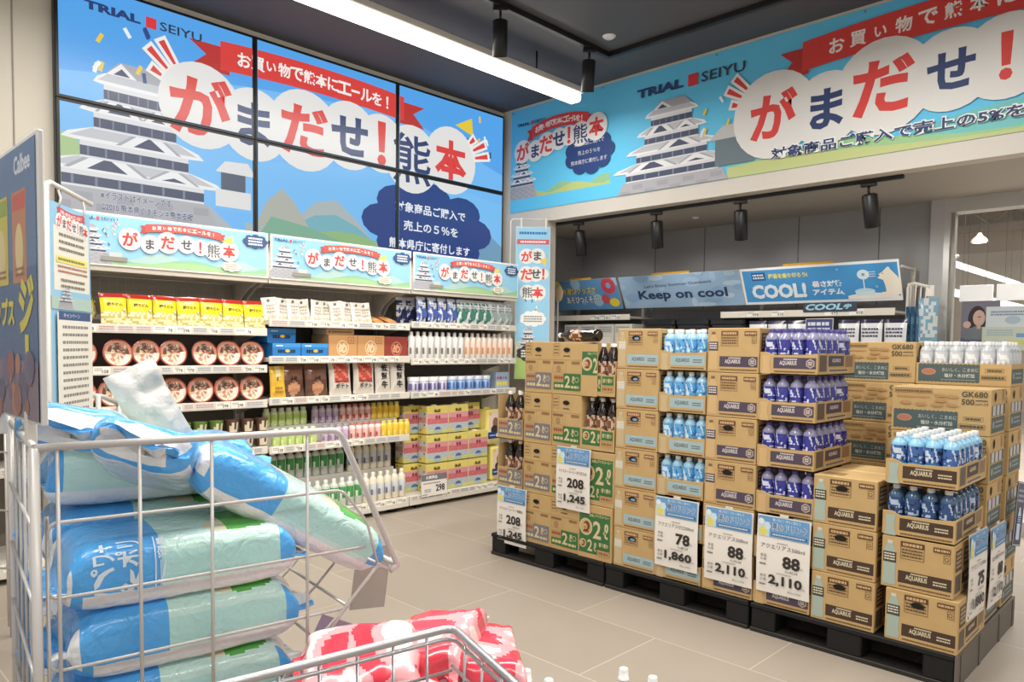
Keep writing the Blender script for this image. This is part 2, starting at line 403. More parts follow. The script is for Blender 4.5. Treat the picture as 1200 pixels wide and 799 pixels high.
def beams(a, u, v, s, a0, da=.42, c=RED):
    for i in range(3):
        an = a0 + da * (i - 1); l0, l1, w = s * .64, s * (1.0 if i != 2 else .8), s * .05
        ca, sa = math.cos(an), math.sin(an)
        q = lambda g: [(u + p * ca - t * sa, v + p * sa + t * ca) for p, t in ((l0 - g, -w * .45 - g), (l1 + g, -w - g), (l1 + g, w + g), (l0 - g, w * .45 + g))]
        a.poly(q(s * .05), (244, 240, 236), True); a.poly(q(0), c, True)
def cloud(a, u, v, w, h, c, n=9):
    for i in range(n):
        t = 2 * PI * i / n; a.disc(u + w * .36 * math.cos(t), v + h * .34 * math.sin(t), w * .16, c, h * .2, 14); a.back()
    a.disc(u, v, w * .42, c, h * .42, 20)
def hills(a, u0, u1, v0, h, cols=((150, 190, 196), (150, 196, 160), (186, 206, 150)), seed=3):
    r = random.Random(seed)
    for k, c in enumerate(cols):
        n = 14; hh = h * (1 - k * .27); ph = r.uniform(0, 6)
        pts = [(u0, v0)] + [(u0 + (u1 - u0) * i / n, v0 + hh * (.62 + .38 * math.sin(ph + i * (1.1 - k * .2)))) for i in range(n + 1)] + [(u1, v0)]
        a.poly(pts, c)
def store_names(a, u, v, w, c=(40, 66, 116), rc=(226, 58, 62), dk=(52, 58, 72)):
    """the two store names and the red square between them"""
    h = w * .075
    a.text('TRIAL', u, v, h, c, w=w * .455, bold=.05, shear=.0); a.rect(u + w * .5, v - h * .12, u + w * .59, v + h * 1.15, rc); a.text('SEIYU', u + w * .62, v, h * 1.05, dk, w=w * .38, bold=.012)

def video_art(a):
    a.rect(0, 0, 3.84, 1.49, SKY)
    a.poly([(0, 1.49), (0, .9), (1.2, 1.1), (2.6, 1.22), (3.84, .9), (3.84, 1.49)], (88, 168, 240))
    a.poly([(0, .2), (3.84, .2), (3.84, .62), (2.8, .74), (1.4, .6), (0, .72)], (122, 192, 246))
    hills(a, 1.2, 3.84, -.05, .46, ((172, 184, 186), (120, 178, 190), (146, 186, 130)), 5)
    a.poly([(1.27, .1), (1.36, .3), (1.49, .42), (1.6, .32), (1.75, .1)], (176, 180, 170)); a.poly([(1.27, 0), (1.4, .2), (1.7, .16), (2.3, .0)], (126, 176, 150))
    a.poly([(3.42, .1), (3.5, .33), (3.58, .37), (3.66, .31), (3.84, .2), (3.84, -.05), (3.4, -.05)], (112, 158, 190)); a.poly([(3.4, -.05), (3.4, .02), (3.6, .08), (3.84, .03), (3.84, -.05)], (140, 184, 130))
    for u, v, r in ((.02, .4, .14), (.1, .16, .17), (.22, .02, .16), (-.02, .2, .2)): a.disc(u, v, r, (168, 198, 140), n=14)
    a.poly([(.04, -.02), (.2, .26), (.95, .2), (1.2, .0), (1.2, -.05)], (176, 184, 192))
    castle(a, .46, -.12, 1.02, 1.12)
    a.rect(1.02, .34, 1.2, .46, (84, 92, 112)); a.poly([(.98, .46), (1.05, .54), (1.22, .55), (1.28, .46)], (226, 226, 226)); a.rect(.98, .22, 1.24, .34, (226, 226, 226))
    cloud(a, 2.93, .30, 1.42, .72, (38, 66, 132), 8)
    confetti(a, .36, 1.14, .2, 4); confetti(a, 3.5, 1.22, .18, 9)
    ribbon(a, 1.02, 2.62, 1.165, 1.365, .03, .22)
    beams(a, .86, .89, .43, 2.4, .24); store_names(a, .16, 1.312, .73)
    slogan(a, (('が', .885, .885, .42, RED), ('ま', 1.27, .84, .31, NAVY), ('だ', 1.68, .885, .38, RED), ('せ', 2.08, .93, .31, NAVY), ('！', 2.39, .93, .36, RED), ('熊', 2.71, .86, .42, NAVY), ('本', 3.15, .93, .36, RED)), (.29, .26, .305, .27, .24, .29, .30))
    a.poly([(3.2, 1.26), (3.4, 1.36), (3.42, 1.2)], (236, 206, 60)); beams(a, 3.16, .93, .46, .5, .24)
    for t, v, w in (('対象商品ご購入で', .40, .80), ('売上の５％を', .245, .62), ('熊本県庁に寄付します', .085, .92)): a.text(t, 2.93, v, .088, (240, 244, 250), w=w, al='c', bold=.02)
    
    for tx, v, w in (('※イラストはイメージです。', .158, .45), ('©2010 熊本県くまモン＃熊本支援', .088, .58)): a.text(tx, .24, v, .05, (50, 62, 96), w=w, bold=.005, halo=((206, 212, 222), .05))

# video wall: six displays side by side
VX, VZ = 1.325, 2.065
def display(i, j, label):
    w, h = 1.277, .738; x0, z0 = i * w, j * h
    t = thing('display_screen', label, 'display', (VX + x0, 5.26, VZ + z0), 0, 'displays of the video wall')
    m = MB(); m.box(0, w, -.06, 0, 0, h, M_BLKMET, .004); m.build('bezel', t)
    m = MB(); g = .02
    a = Art(m, (-x0, -.0605, -z0), (1, 0, 0), (0, 0, 1), (0, -1, 0), pen=lcd, step=.00006, lift=.0001, clip=(x0 + g, z0 + g, x0 + w - g, z0 + h - g)); video_art(a); m.build('screen', t)
display(0, 1, 'wall display in the upper row with two store names and castle top')
display(1, 1, 'wall display in the upper row with red ribbon and two big red letters')
display(2, 1, 'wall display in the upper row touching the room corner')
display(0, 0, 'wall display in the lower row with castle walls and stone base')
display(1, 0, 'wall display in the lower row with mountains under white letter clouds')
display(2, 0, 'wall display in the lower row with navy cloud of white writing')

def banner_art(a):
    L = 6.6
    a.rect(0, 0, L, .965, BSKY)
    hills(a, 2.3, L, 0, .2, ((120, 200, 200), (160, 205, 150), (196, 206, 140)), 8)
    hills(a, .02, 1.2, .12, .1, ((150, 196, 150), (190, 206, 130)), 2)
    castle(a, .15, .12, .34, .40)
    castle(a, 1.80, -.16, 1.0, .84)
    a.rect(2.2, .1, 2.52, .3, (108, 124, 132)); a.poly([(2.14, .3), (2.26, .4), (2.5, .4), (2.58, .3)], (200, 200, 198))
    store_names(a, 1.47, .768, .96)
    confetti(a, 2.2, .52, .17, 4, 8)
    cloud(a, .97, .42, .54, .36, (38, 66, 124))
    for t, v, w in (('対象商品ご購入で', .49, .33), ('売上の５％を', .41, .25), ('熊本県庁に寄付します', .33, .4)): a.text(t, .97, v, .04, WH, w=w, al='c')
    store_names(a, .09, .80, .36)
    ribbon(a, .28, .96, .66, .77, .05, .06)
    slogan(a, (('が', .17, .56, .16, RED), ('ま', .33, .54, .12, NAVY), ('だ', .47, .58, .16, RED), ('せ', .62, .60, .13, NAVY), ('！', .74, .61, .15, RED), ('熊', .87, .60, .17, NAVY), ('本', 1.05, .63, .16, RED)), (.11, .10, .11, .1, .09, .11, .12))
    beams(a, 2.64, .44, .40, 2.6, .24)
    ribbon(a, 2.86, 5.0, .655, .855, .045, .16)
    slogan(a, (('が', 2.66, .40, .34, RED), ('ま', 3.04, .365, .27, NAVY), ('だ', 3.40, .43, .36, RED), ('せ', 3.79, .44, .24, NAVY), ('！', 4.08, .45, .28, RED), ('熊', 4.44, .44, .32, NAVY), ('本', 4.86, .45, .3, RED)), (.31, .25, .31, .25, .25, .28, .28))
    a.text('対象商品ご購入で売上の5%を熊本県庁に寄付します', 2.65, .079, .082, NAVY, w=2.72, bold=.025, halo=((246, 248, 248), .05))
t = thing('wall_banner', 'long sky blue campaign banner along the bulkhead over the alcove', 'banner', (5.198, 5.14, 2.612))
t.rotation_euler = (0, 0, FACE_AISLE)
m = MB(); m.box(0, 6.6, -.004, 0, 0, .965, ink(BSKY)); m.build('banner_sheet', t)
m = MB(); banner_art(Art(m, (0, -.0045, 0), (1, 0, 0), (0, 0, 1), (0, -1, 0), step=.0001, clip=(0, 0, 6.6, .965))); m.build('printed_picture', t)
for i in range(7):
    m = MB(); m.lathe([(.008, 0), (.008, .004)], mat('grey_fixing', (120, 130, 140), .4), 8, Matrix.Translation((.03 + i * 1.08, -.009, .945)) @ Matrix.Rotation(PI / 2, 4, 'X')); m.build('fixing_stud', t)

# ------------------------------------------------------------------ ceiling fixtures
t = thing('linear_light', 'long bright white linear lamp under the dark ceiling', 'ceiling light', (.4, 3.99, 3.32))
m = MB(); m.box(0, 4.4, -.065, .065, .07, .12, M_WHITE, .006); m.build('housing', t)
m = MB(); m.box(.01, 4.39, -.06, .06, 0, .07, M_LED, .02); m.build('diffuser', t)
for x in (.5, 2.2, 3.9): m = MB(); m.tube([(x, 0, .12), (x, 0, .28)], .008, M_BLKMET, 6); m.build('hanger', t)
t = thing('light_track', 'black lighting track forming a corner on the dark ceiling', 'light track', (4.70, 3.60, 3.56))
m = MB(); m.box(-5, .02, -.02, .02, 0, .04, M_BLKMET, .003); m.build('rail', t)
m = MB(); m.box(-.02, .02, -6, -.02, 0, .04, M_BLKMET, .003); m.build('rail', t)
def spot_lamp():
    t = thing('track_spotlight')
    m = MB(); m.box(-.02, .02, -.05, .05, -.025, 0, M_BLKMET, .004); m.build('adapter', t)
    m = MB(); m.tube([(0, 0, -.025), (0, 0, -.06), (.012, 0, -.075)], .009, M_BLKMET, 6); m.build('bracket', t)
    m = MB(); T = Matrix.Translation((.012, 0, -.07)) @ Matrix.Rotation(-.30, 4, 'Y')
    m.lathe([(.034, 0), (.05, -.01), (.05, -.225), (.047, -.23), (.042, -.22)], M_BLKMET, 16, T, (True, False)); m.build('housing', t)
    m = MB(); m.lathe([(.042, -.22), (.002, -.215)], mat('lens', (210, 205, 195), .2), 16, T, (False, False)); m.build('lens', t)
    return t
sp = Proto(spot_lamp, 'spotlight')
sp.put((4.46, 3.60, 3.56), 'black cylinder spotlight on the ceiling track near its corner', 'ceiling track spotlights', rot=(0, 0, .8))
sp.put((3.52, 3.60, 3.56), 'black cylinder spotlight on the ceiling track nearer the castle display', 'ceiling track spotlights', rot=(0, 0, .8))
t = thing('light_track', 'slim black lighting track under the soffit of the alcove', 'light track', (5.34, 4.80, 2.465))
m = MB(); m.box(-.017, .017, -3.16, 0, 0, .025, M_BLKMET, .003); m.build('rail', t)
for y, lb, rz in ((4.40, 'black alcove spotlight beside the hanging vertical banner', .25), (3.56, 'black alcove spotlight above the pale cool-summer sign', .35), (2.80, 'black alcove spotlight above the sign showing a white bear', .3), (1.86, 'black alcove spotlight at the window end of its track', -.1)):
    sp.put((5.34, y, 2.465), lb, 'alcove track spotlights', rot=(0, 0, rz))
m = MB(); m.lathe([(.0, .0), (.03, .002), (.045, .012), (.05, .02)], mat('white_plastic', (232, 232, 232), .4), 16, None, (False, True))
o = m.build('smoke_detector', None, (4.45, 3.41, 3.58)); tag(o, 'small round white detector on the dark ceiling', 'detector')
m = MB(); m.lathe([(.0, .0), (.02, .002), (.03, .01), (.032, .014)], mat('white_plastic', (232, 232, 232), .4), 14, None, (False, True))
o = m.build('sprinkler_plate', None, (5.9, 3.52, 2.476)); tag(o, 'tiny round plate on the soffit above the alcove', 'sprinkler')
# beyond the glass
def hall_lamp():
    m = MB(); m.box(0, 4.5, -.06, .06, 0, .07, M_LED2, .02)
    for x in (.6, 3.9): m.tube([(x, 0, .06), (x, 0, 1.58)], .003, M_BLKMET, 5)
    return m.build('hall_strip_light')
hl = Proto(hall_lamp, 'ceiling light')
hl.put((12.5, 3.12, 2.6), 'long white strip lamp seen through the glass, upper one', 'strip lamps beyond the glass')
hl.put((9.9, 2.50, 2.0), 'long white strip lamp seen through the glass, lower one', 'strip lamps beyond the glass')
t = thing('pendant_lamp', 'small bell pendant lamp glowing beyond the glass', 'lamp', (9.37, 2.09, 2.52))
m = MB(); m.lathe([(.085, 0), (.07, .035), (.03, .07), (.015, .10)], mat('pendant_shade', (236, 226, 206), .4), 14); m.build('lamp_shade', t)
m = MB(); m.lathe([(.065, -.006), (.065, .0)], M_LED, 12); m.build('bulb', t)
m = MB(); m.tube([(0, 0, .09), (0, 0, 1.68)], .004, M_BLKMET, 5); m.build('cord', t)

# ------------------------------------------------------------------ gondola shelving under the video wall
GY = 4.70                                   # front of the shelves
def price_strip(mb, w, z, seed, y=0.):
    """the strip of shelf-edge tickets along one shelf"""
    r = random.Random(seed); a = front(mb, z, y - .006); x = .02
    while x < w - .1:
        l = r.choice((.06, .09, .09, .12)); l = min(l, w - .02 - x); k0 = a.k
        if r.random() < .55:
            a.rect(x, .006, x + l, .046, (246, 242, 230)); a.lines(x + .006, .022, x + l * .55, .042, 2, (128, 122, 116), .5, r.random())
            a.text(r.choice(('138', '108', '598', '158', '98', '178', '298', '78')), x + l * .9, .011, .02, (64, 58, 54), al='r', bold=.02)
        else:
            a.rect(x, .008, x + l, .044, (214, 212, 206)); a.lines(x + .005, .014, x + l - .004, .04, 2, r.choice(((150, 152, 160), (190, 140, 130), (140, 146, 150))), .4, r.random())
        a.k = k0; x += l + .012
def bay(label, x0, w, shelves, base=True, riser=()):
    t = thing('gondola_shelf', label, 'shelf', (x0, GY, 0), 0, 'gondola bays along the display wall')
    m = MB(); m.box(.0, w, .455, .475, .05, 1.75, M_BACK); m.box(.031, w - .031, .453, .456, 1.46, 1.74, mat('shelf_back_top', (170, 162, 150), .6)); m.build('back_panel', t)  # brighter light on the upper back put into a paler colour
    m = MB()
    for i in range(int(w / .05) + 1): m.box(i * .05, i * .05 + .003, .448, .452, 1.45, 1.75, M_WIRE)
    for i in range(7): m.box(0, w, .448, .452, 1.46 + i * .045, 1.463 + i * .045, M_WIRE)
    m.build('wire_mesh', t)
    for x in (.0, w - .03):
        m = MB(); m.box(x, x + .03, .42, .47, 0, 1.78, M_SHELF, .003); m.build('post', t)
    m = MB(); m.box(0, w, .03, .47, .035, .112, M_SHELF, .004); m.box(0, w, .0, .03, .035, .112, M_RAIL, .004); bs = m.build('base_deck', t)
    m = MB(); price_strip(m, w, .065, int(x0 * 97) + 5, 0.006); m.build('price_strip', bs)
    for fx in (.12, w - .12):
        m = MB(); m.box(fx - .03, fx + .03, .04, .4, 0, .036, M_BLACKP); m.build('foot', t)
    for k, (zb, dep) in enumerate(shelves):
        y0 = 0.
        m = MB(); m.box(.004, w - .004, y0 + .008, .44, zb + .012, zb + .04, M_SHELF, .002)
        for x in (.01, w - .022):
            m.poly([(x, .44, zb - .08), (x, .44, zb + .012), (x, .1, zb + .012)], M_SHELF); m.poly([(x + .012, .44, zb - .08), (x + .012, .1, zb + .012), (x + .012, .44, zb + .012)], M_SHELF)
        s = m.build('shelf_board', t)
        m = MB(); m.box(.004, w - .004, y0 - .004, y0 + .008, zb, zb + .052, M_RAIL, .002); price_strip(m, w, zb + .002, int(x0 * 31) + k * 7); m.build('price_rail', s)
    # canopy shelf that carries the picture header
    m = MB(); m.box(0, w, .0, .44, 1.735, 1.755, M_SHELF, .003); m.box(0, w, -.004, .01, 1.728, 1.765, M_RAIL, .002); top = m.build('canopy_shelf', t)
    for x in (.012, w - .03):
        m = MB()
        pts = [(x, .43, 1.735), (x, .1, 1.735), (x, .22, 1.70), (x, .33, 1.64), (x, .43, 1.52)]
        m.poly(pts, M_SHELF); m.poly([(p[0] + .014, p[1], p[2]) for p in pts[::-1]], M_SHELF)
        for i in range(5):
            p, q = pts[i], pts[(i + 1) % 5]; m.poly([p, (p[0] + .014, p[1], p[2]), (q[0] + .014, q[1], q[2]), q], M_SHELF)
        m.build('canopy_bracket', top)
    for rx0, rx1, ry0, ry1, rz0, rz1 in riser:
        m = MB(); m.box(rx0 - x0, rx1 - x0, ry0, ry1, rz0, rz1, mat('riser_white', (222, 218, 210), .5), .003); m.build('display_riser', t)
    return t
bay('gondola bay with only its end showing behind the banner pole', .03, 1.20, ((1.372, .4), (1.125, .4), (.897, .4), (.584, .4)))
bay('gondola bay of yellow noodle packets and red bowls', 1.24, 1.195, ((1.372, .4), (1.125, .4), (.890, .4), (.575, .4)), riser=((1.5, 2.42, .10, .4, .112, .33),))
bay('middle gondola bay with white packets, blue cartons and drinks', 2.442, 1.20, ((1.437, .4), (1.185, .4), (.900, .4), (.565, .4)), riser=((2.46, 3.63, .15, .4, .605, .735), (2.46, 3.63, .19, .4, .112, .335)))
bay('gondola bay nearest the room corner with tissue boxes at its base', 3.65, 1.20, ((1.459, .4), (1.165, .4), (.898, .4)))

def header_sign():
    w, h = 1.185, .30
    t = thing('header_sign')
    m = MB(); m.box(0, w, 0, .012, 0, h, M_PAPER, .002); m.build('board', t)
    m = MB(); a = front(m, 0, -.0005)
    a.rect(.012, .012, w - .012, h - .012, (150, 202, 232)); hills(a, .012, w - .012, .012, .085, ((176, 208, 202), (150, 196, 164), (168, 204, 150)), 4)
    castle(a, .10, .012, .2, .21); a.rect(.16, .03, .30, .055, (150, 146, 138)); a.rect(.2, .055, .27, .08, (206, 204, 198))
    a.text('TRIAL', .02, h - .042, .016, (60, 92, 136), w=.11, bold=.04); a.rect(.137, h - .043, .153, h - .025, (226, 88, 84)); a.text('SEIYU', .16, h - .042, .017, (84, 92, 108), w=.09)
    confetti(a, .22, .17, .05, 3); beams(a, .27, .205, .06, 2.5)
    ribbon(a, .40, .86, .215, .262, .016, .03, (224, 92, 84))
    slogan(a, (('が', .315, .165, .085, RED), ('ま', .425, .145, .06, (84, 88, 96)), ('だ', .53, .165, .08, RED), ('せ', .64, .165, .06, (84, 88, 96)), ('！', .725, .155, .07, RED), ('熊', .81, .145, .085, (84, 88, 96)), ('本', .91, .15, .08, RED)), (.065, .055, .065, .055, .05, .06, .065))
    a.poly([(.86, .21), (.93, .25), (.935, .20)], (240, 214, 90)); cloud(a, .925, .055, .13, .06, (242, 236, 214), 8); a.lines(.885, .035, .965, .075, 3, (160, 150, 140))
    cloud(a, 1.09, .235, .17, .085, (62, 86, 128), 8); a.lines(1.04, .205, 1.14, .262, 3, (226, 230, 236))
    m.build('printed_picture', t)
    return t
hs = Proto(header_sign, 'sign')
hs.put((.04, GY - .018, 1.757), 'shelf-top campaign picture mostly hidden behind the banner pole', 'shelf-top campaign pictures')
hs.put((1.248, GY - .018, 1.757), 'shelf-top campaign picture above the yellow noodle packets', 'shelf-top campaign pictures')
hs.put((2.45, GY - .018, 1.757), 'shelf-top campaign picture above the white seasoning packets', 'shelf-top campaign pictures')
hs.put((3.658, GY - .018, 1.757), 'shelf-top campaign picture above the blue and green pouches', 'shelf-top campaign pictures')

# ---- product builders (origin: middle of the base, front towards -y)
def pillow(mb, w, h, t, colfn, nu=12, nv=14, T=None, crimp=.06, puff=.75, seed=0, wr=.0):
    """a filled film bag standing upright: flat crimped seams at top and bottom"""
    vs = []; fs = []; ms = []
    for side in (-1, 1):
        b = len(vs)
        for j in range(nv + 1):
            v = j / nv
            for i in range(nu + 1):
                u = i / nu; e = max(0., min(1., (v - crimp) / (1 - 2 * crimp)))
                d = (max(0, 1 - (2 * u - 1) ** 4) ** .5) * (max(0, 1 - (2 * e - 1) ** 4) ** puff)
                x = (u - .5) * w * (1 - .05 * math.sin(PI * e)); z = v * h; y = side * (t / 2) * d
                if wr: y += wr * noise.noise((x * 22 + seed, z * 22, side * 3.1)) * (.3 + d); 
                vs.append((x, y - (.0004 if side < 0 else 0), z))
        for j in range(nv):
            for i in range(nu):
                q = (b + j * (nu + 1) + i, b + j * (nu + 1) + i + 1, b + (j + 1) * (nu + 1) + i + 1, b + (j + 1) * (nu + 1) + i)
                fs.append(q if side < 0 else q[::-1]); ms.append(colfn((i + .5) / nu, (j + .5) / nv, side))
    mb.mesh(vs, fs, ms, True, T)
def noodle_packet():
    m = MB(); ye, rd, nd, cr = gloss((250, 222, 40)), gloss((206, 52, 40)), gloss((244, 236, 190)), gloss((206, 190, 110)); r = random.Random(2)
    g = {}
    def c(u, v, s):
        if v > .84: return rd
        if v < .42 and s < 0: return nd if r.random() < .6 else cr
        return ye
    pillow(m, .149, .19, .036, c, 12, 14); o = m.build('noodle_packet')
    m = MB(); a = front(m, 0, -.0215); a.text('鍋うどん', -.04, .112, .022, (46, 34, 30), w=.085, bold=.03); a.disc(.052, .092, .009, (60, 52, 44)); a.disc(.052, .092, .007, (240, 236, 214)); m.build('lettering', o)
    return o
npk = Proto(noodle_packet, 'instant noodles')
for i in range(7):
    x = 1.50 + i * .146
    npk.put((x, GY + .055 + .006 * (i % 3), 1.418), f'yellow noodle packet with red top, {ORD[6 - i]} from the white seasoning packets', 'upright yellow noodle packets', rot=(-.12, .03 * ((i * 7) % 3 - 1), 0))
for i in range(3): npk.put((1.31 + .045 * i, GY + .12, 1.448), f'yellow noodle packet lying askew by the standing banner, {ORD[i]} from the banner', 'slanted yellow noodle packets', rot=(-.15, -.42, .9))

def lid_bowl():
    o = MB(); rim = mat('bowl_red', (176, 74, 56), .35, coat=.3)
    # a bowl lying on its side with the lid towards the aisle
    T = Matrix.Translation((0, .0, .086)) @ Matrix.Rotation(PI / 2 - .18, 4, 'X')
    o.lathe([(.05, -.062), (.067, -.04), (.078, 0), (.085, .003), (.085, .008)], rim, 20, T, (True, False)); root = o.build('noodle_bowl')
    l = MB(); r = random.Random(5); cols = [ink((104, 62, 50)), ink((216, 190, 150)), ink((206, 140, 110)), ink((234, 224, 204)), ink((240, 236, 226))]
    def f(i, j):
        top = math.sin(2 * PI * (j + .5) / 24) > .05  # lid print, with shelf shade above and light below put into its colours
        if i >= 4: return rim
        if i == 3 and top: return cols[2]
        return r.choice(cols[:1] * 4 + cols[1:3]) if top else r.choice(cols[1:4] + cols[3:] * 2)
    l.lathe([(.0005, .0105), (.02, .0105), (.041, .0104), (.061, .0103), (.076, .0098), (.085, .008)], f, 24, T, (False, False)); lid = l.build('paper_lid', root)
    m = MB(); a = Art(m, T @ Vector((0, 0, .0112)), T.to_3x3() @ Vector((1, 0, 0)), T.to_3x3() @ Vector((0, 1, 0)), T.to_3x3() @ Vector((0, 0, 1)))
    a.text('うどん', 0, .022, .032, (240, 232, 214), w=.085, al='c', bold=.07); a.text('うどん', 0, .023, .03, (34, 26, 22), w=.08, al='c', bold=.03); m.build('lettering', lid)
    return root
lb = Proto(lid_bowl, 'instant noodles')
for i in range(7): lb.put((1.33 + i * .1725, GY + .065, 1.168), f'red noodle bowl with paper lid on the second shelf, {ORD[6 - i]} from the blue cartons', 'lidded bowls on the second shelf', rot=(0, .15 * ((i * 5) % 3 - 1), 0))
for i in range(7): lb.put((1.33 + i * .1725, GY + .065, .933), f'red noodle bowl with paper lid on the third shelf, {ORD[6 - i]} from the gold snack bag', 'lidded bowls on the third shelf', rot=(0, .18 * ((i * 3) % 3 - 1), 0))

def cup(col):
    def f():
        m = MB(); c1 = mat('cup_%02x%02x%02x' % col, col, .35, coat=.3); cr = ink((226, 214, 186)); rr = random.Random(3)
        def g(i, j): return cr if 1 <= i <= 3 and 10 <= j <= 14 and rr.random() < .8 else c1
        m.lathe([(.034, 0), (.036, .015), (.038, .035), (.041, .06), (.044, .082), (.046, .09), (.0475, .094), (.046, .097)], g, 16); o = m.build('noodle_cup')
        l = MB(); l.lathe([(.046, .097), (.02, .0985), (.001, .099)], mat('cup_lid_%02x%02x%02x' % col, tuple(min(255, int(x * 1.25)) for x in col), .3), 16, None, (False, False)); l.build('lid', o)
        return o
    return f
cg, cb = Proto(cup((96, 130, 52)), 'instant noodles'), Proto(cup((92, 62, 50)), 'instant noodles')
for i in range(7):
    x = 1.79 + i * .105; p, n, k = (cg, 'green', 3 - i) if i < 4 else (cb, 'brown', 6 - i)
    p.put((x, GY + .062, .617), f'{n} noodle cup in the lower layer, {ORD[k]} from the {"brown cups" if n == "green" else "green tea drinks"}', f'{n} noodle cups')
    p.put((x, GY + .064, .717), f'{n} noodle cup in the upper layer, {ORD[k]} from the {"brown cups" if n == "green" else "green tea drinks"}', f'{n} noodle cups')
def pink_bowl():
    m = MB(); c = mat('bowl_pink', (226, 150, 122), .4, coat=.2); d = ink((206, 120, 92)); rr = random.Random(4)
    m.lathe([(.055, 0), (.058, .008), (.066, .03), (.072, .052), (.079, .056), (.079, .062), (.075, .064)], lambda i, j: d if i in (2,) and rr.random() < .4 else c, 20); o = m.build('rice_bowl')
    l = MB(); l.lathe([(.075, .064), (.03, .066), (.001, .066)], ink((238, 186, 160)), 20, None, (False, False)); l.build('lid', o)
    return o
pb = Proto(pink_bowl, 'packaged bowl')
for i in range(4):
    for k in range(3): pb.put((1.85 + i * .165, GY + .19, .332 + k * .067), f'pink ready-meal bowl, {("lowest", "middle", "top")[k]} of the {ORD[3 - i]} stack from the tea bottles', 'stacked pink bowls')

def seasoning_packet():
    m = MB(); rr = random.Random(8); wh, pk, gr = gloss((240, 236, 224)), gloss((226, 200, 190)), gloss((214, 220, 180))
    pillow(m, .105, .155, .03, lambda u, v, s: pk if v < .45 and .2 < u < .8 and rr.random() < .25 else gr if v < .2 and rr.random() < .3 else wh, 8, 12); o = m.build('seasoning_packet')
    a = MB(); f = front(a, 0, -.0195); f.lines(-.03, .045, .03, .11, 3, (180, 164, 150), .5, 4); f.disc(-.01, .13, .01, (120, 104, 92)); a.build('lettering', o)
    return o
spk = Proto(seasoning_packet, 'food packet')
for i in range(10): spk.put((2.49 + i * .087, GY + .05 + .02 * (i % 2), 1.484), f'white seasoning packet on the top shelf, {ORD[i]} from the yellow noodles', 'white packets on the top shelf', rot=(-.1 - .05 * (i % 3), .12 * ((i * 5) % 3 - 1), .1 * ((i * 7) % 3 - 1)))
def flat_pouch():
    m = MB(); rr = random.Random(2); o1, o2, o3 = gloss((224, 150, 84)), gloss((190, 74, 50)), gloss((240, 220, 180))
    pillow(m, .12, .16, .03, lambda u, v, s: o2 if v > .7 else o3 if .3 < u < .6 and .2 < v < .5 else o1, 8, 10); return m.build('flat_pouch')
fp = Proto(flat_pouch, 'food packet')
for i in range(2): fp.put((3.40 + i * .13, GY + .06, 1.494), ('orange pouch lying flat next to the white packets', 'orange pouch lying flat next to the dark blue pouches')[i], 'orange pouches lying flat', rot=(-1.25, 0, .3))

def carton_small(name, w, h, d, col, art):
    def f():
        m = MB(); m.box(-w / 2, w / 2, 0, d, 0, h, mat('board_%02x%02x%02x' % col, col, .5, noise_amt=.03), .003); art(front(m, 0, -.0003, -w / 2), w, h); return m.build(name)
    return f
def blue_art2(a, w, h):
    a.rect(.0, h - .028, w, h, (70, 150, 214)); a.lines(w * .18, h * .3, w * .8, h * .56, 1, (24, 34, 60), .1, 3); a.disc(w * .52, h * .46, .018, (232, 186, 60), .011); a.rect(w * .12, h * .78, w * .36, h * .86, (220, 232, 240))
bx = Proto(carton_small('blue_carton', .215, .10, .26, (44, 126, 196), blue_art2), 'carton')
bx.put((2.60, GY + .04, 1.226), 'blue carton on the second shelf at its noodle end', 'blue cartons')
bx.put((2.82, GY + .04, 1.226), 'blue carton on the second shelf beside the tan cartons', 'blue cartons')
bx.put((2.588, GY + .09, 1.327), 'blue carton stacked on the other blue cartons', 'blue cartons')
def me_art(c):
    def f(a, w, h):
        a.disc(w * .48, h * .42, .052, c, .058, 24); a.disc(w * .48, h * .42, .046, (206, 150, 96), .05, 24); a.text('め', w * .48, h * .42, .078, c, al='c', va='c', bold=.04); a.frame(w * .66, h * .62, w * .88, h * .92, .004, (176, 92, 66)); a.text('大', w * .77, h * .77, .026, (176, 92, 66), al='c', va='c')
    return f
def me_art_red(a, w, h): a.disc(w * .5, h * .42, .05, (206, 146, 110), .055, 24); a.disc(w * .5, h * .42, .044, (150, 62, 52), .048, 24); a.text('め', w * .5, h * .42, .075, (214, 160, 120), al='c', va='c', bold=.04)
tx = Proto(carton_small('tan_carton', .245, .165, .24, (202, 152, 100), me_art((232, 206, 170))), 'carton')
tx.put((3.054, GY + .04, 1.226), 'tan carton with round pale emblem, next to the blue cartons', 'tan cartons')
tx.put((3.302, GY + .04, 1.226), 'tan carton with round pale emblem, next to the dark red carton', 'tan cartons')
Proto(carton_small('red_carton', .22, .16, .24, (150, 62, 52), me_art_red), 'carton').put((3.537, GY + .04, 1.226), 'dark red carton with round emblem beside tan cartons')
def thin_art(a, w, h): a.disc(.02, h / 2, .01, (206, 92, 60)); a.lines(.04, .012, w - .02, h - .012, 1, (150, 110, 80), .3)
Proto(carton_small('thin_carton', .235, .042, .2, (212, 178, 130), thin_art), 'carton').put((3.045, GY + .06, 1.3925), 'thin tan carton lying on top of the tan cartons')

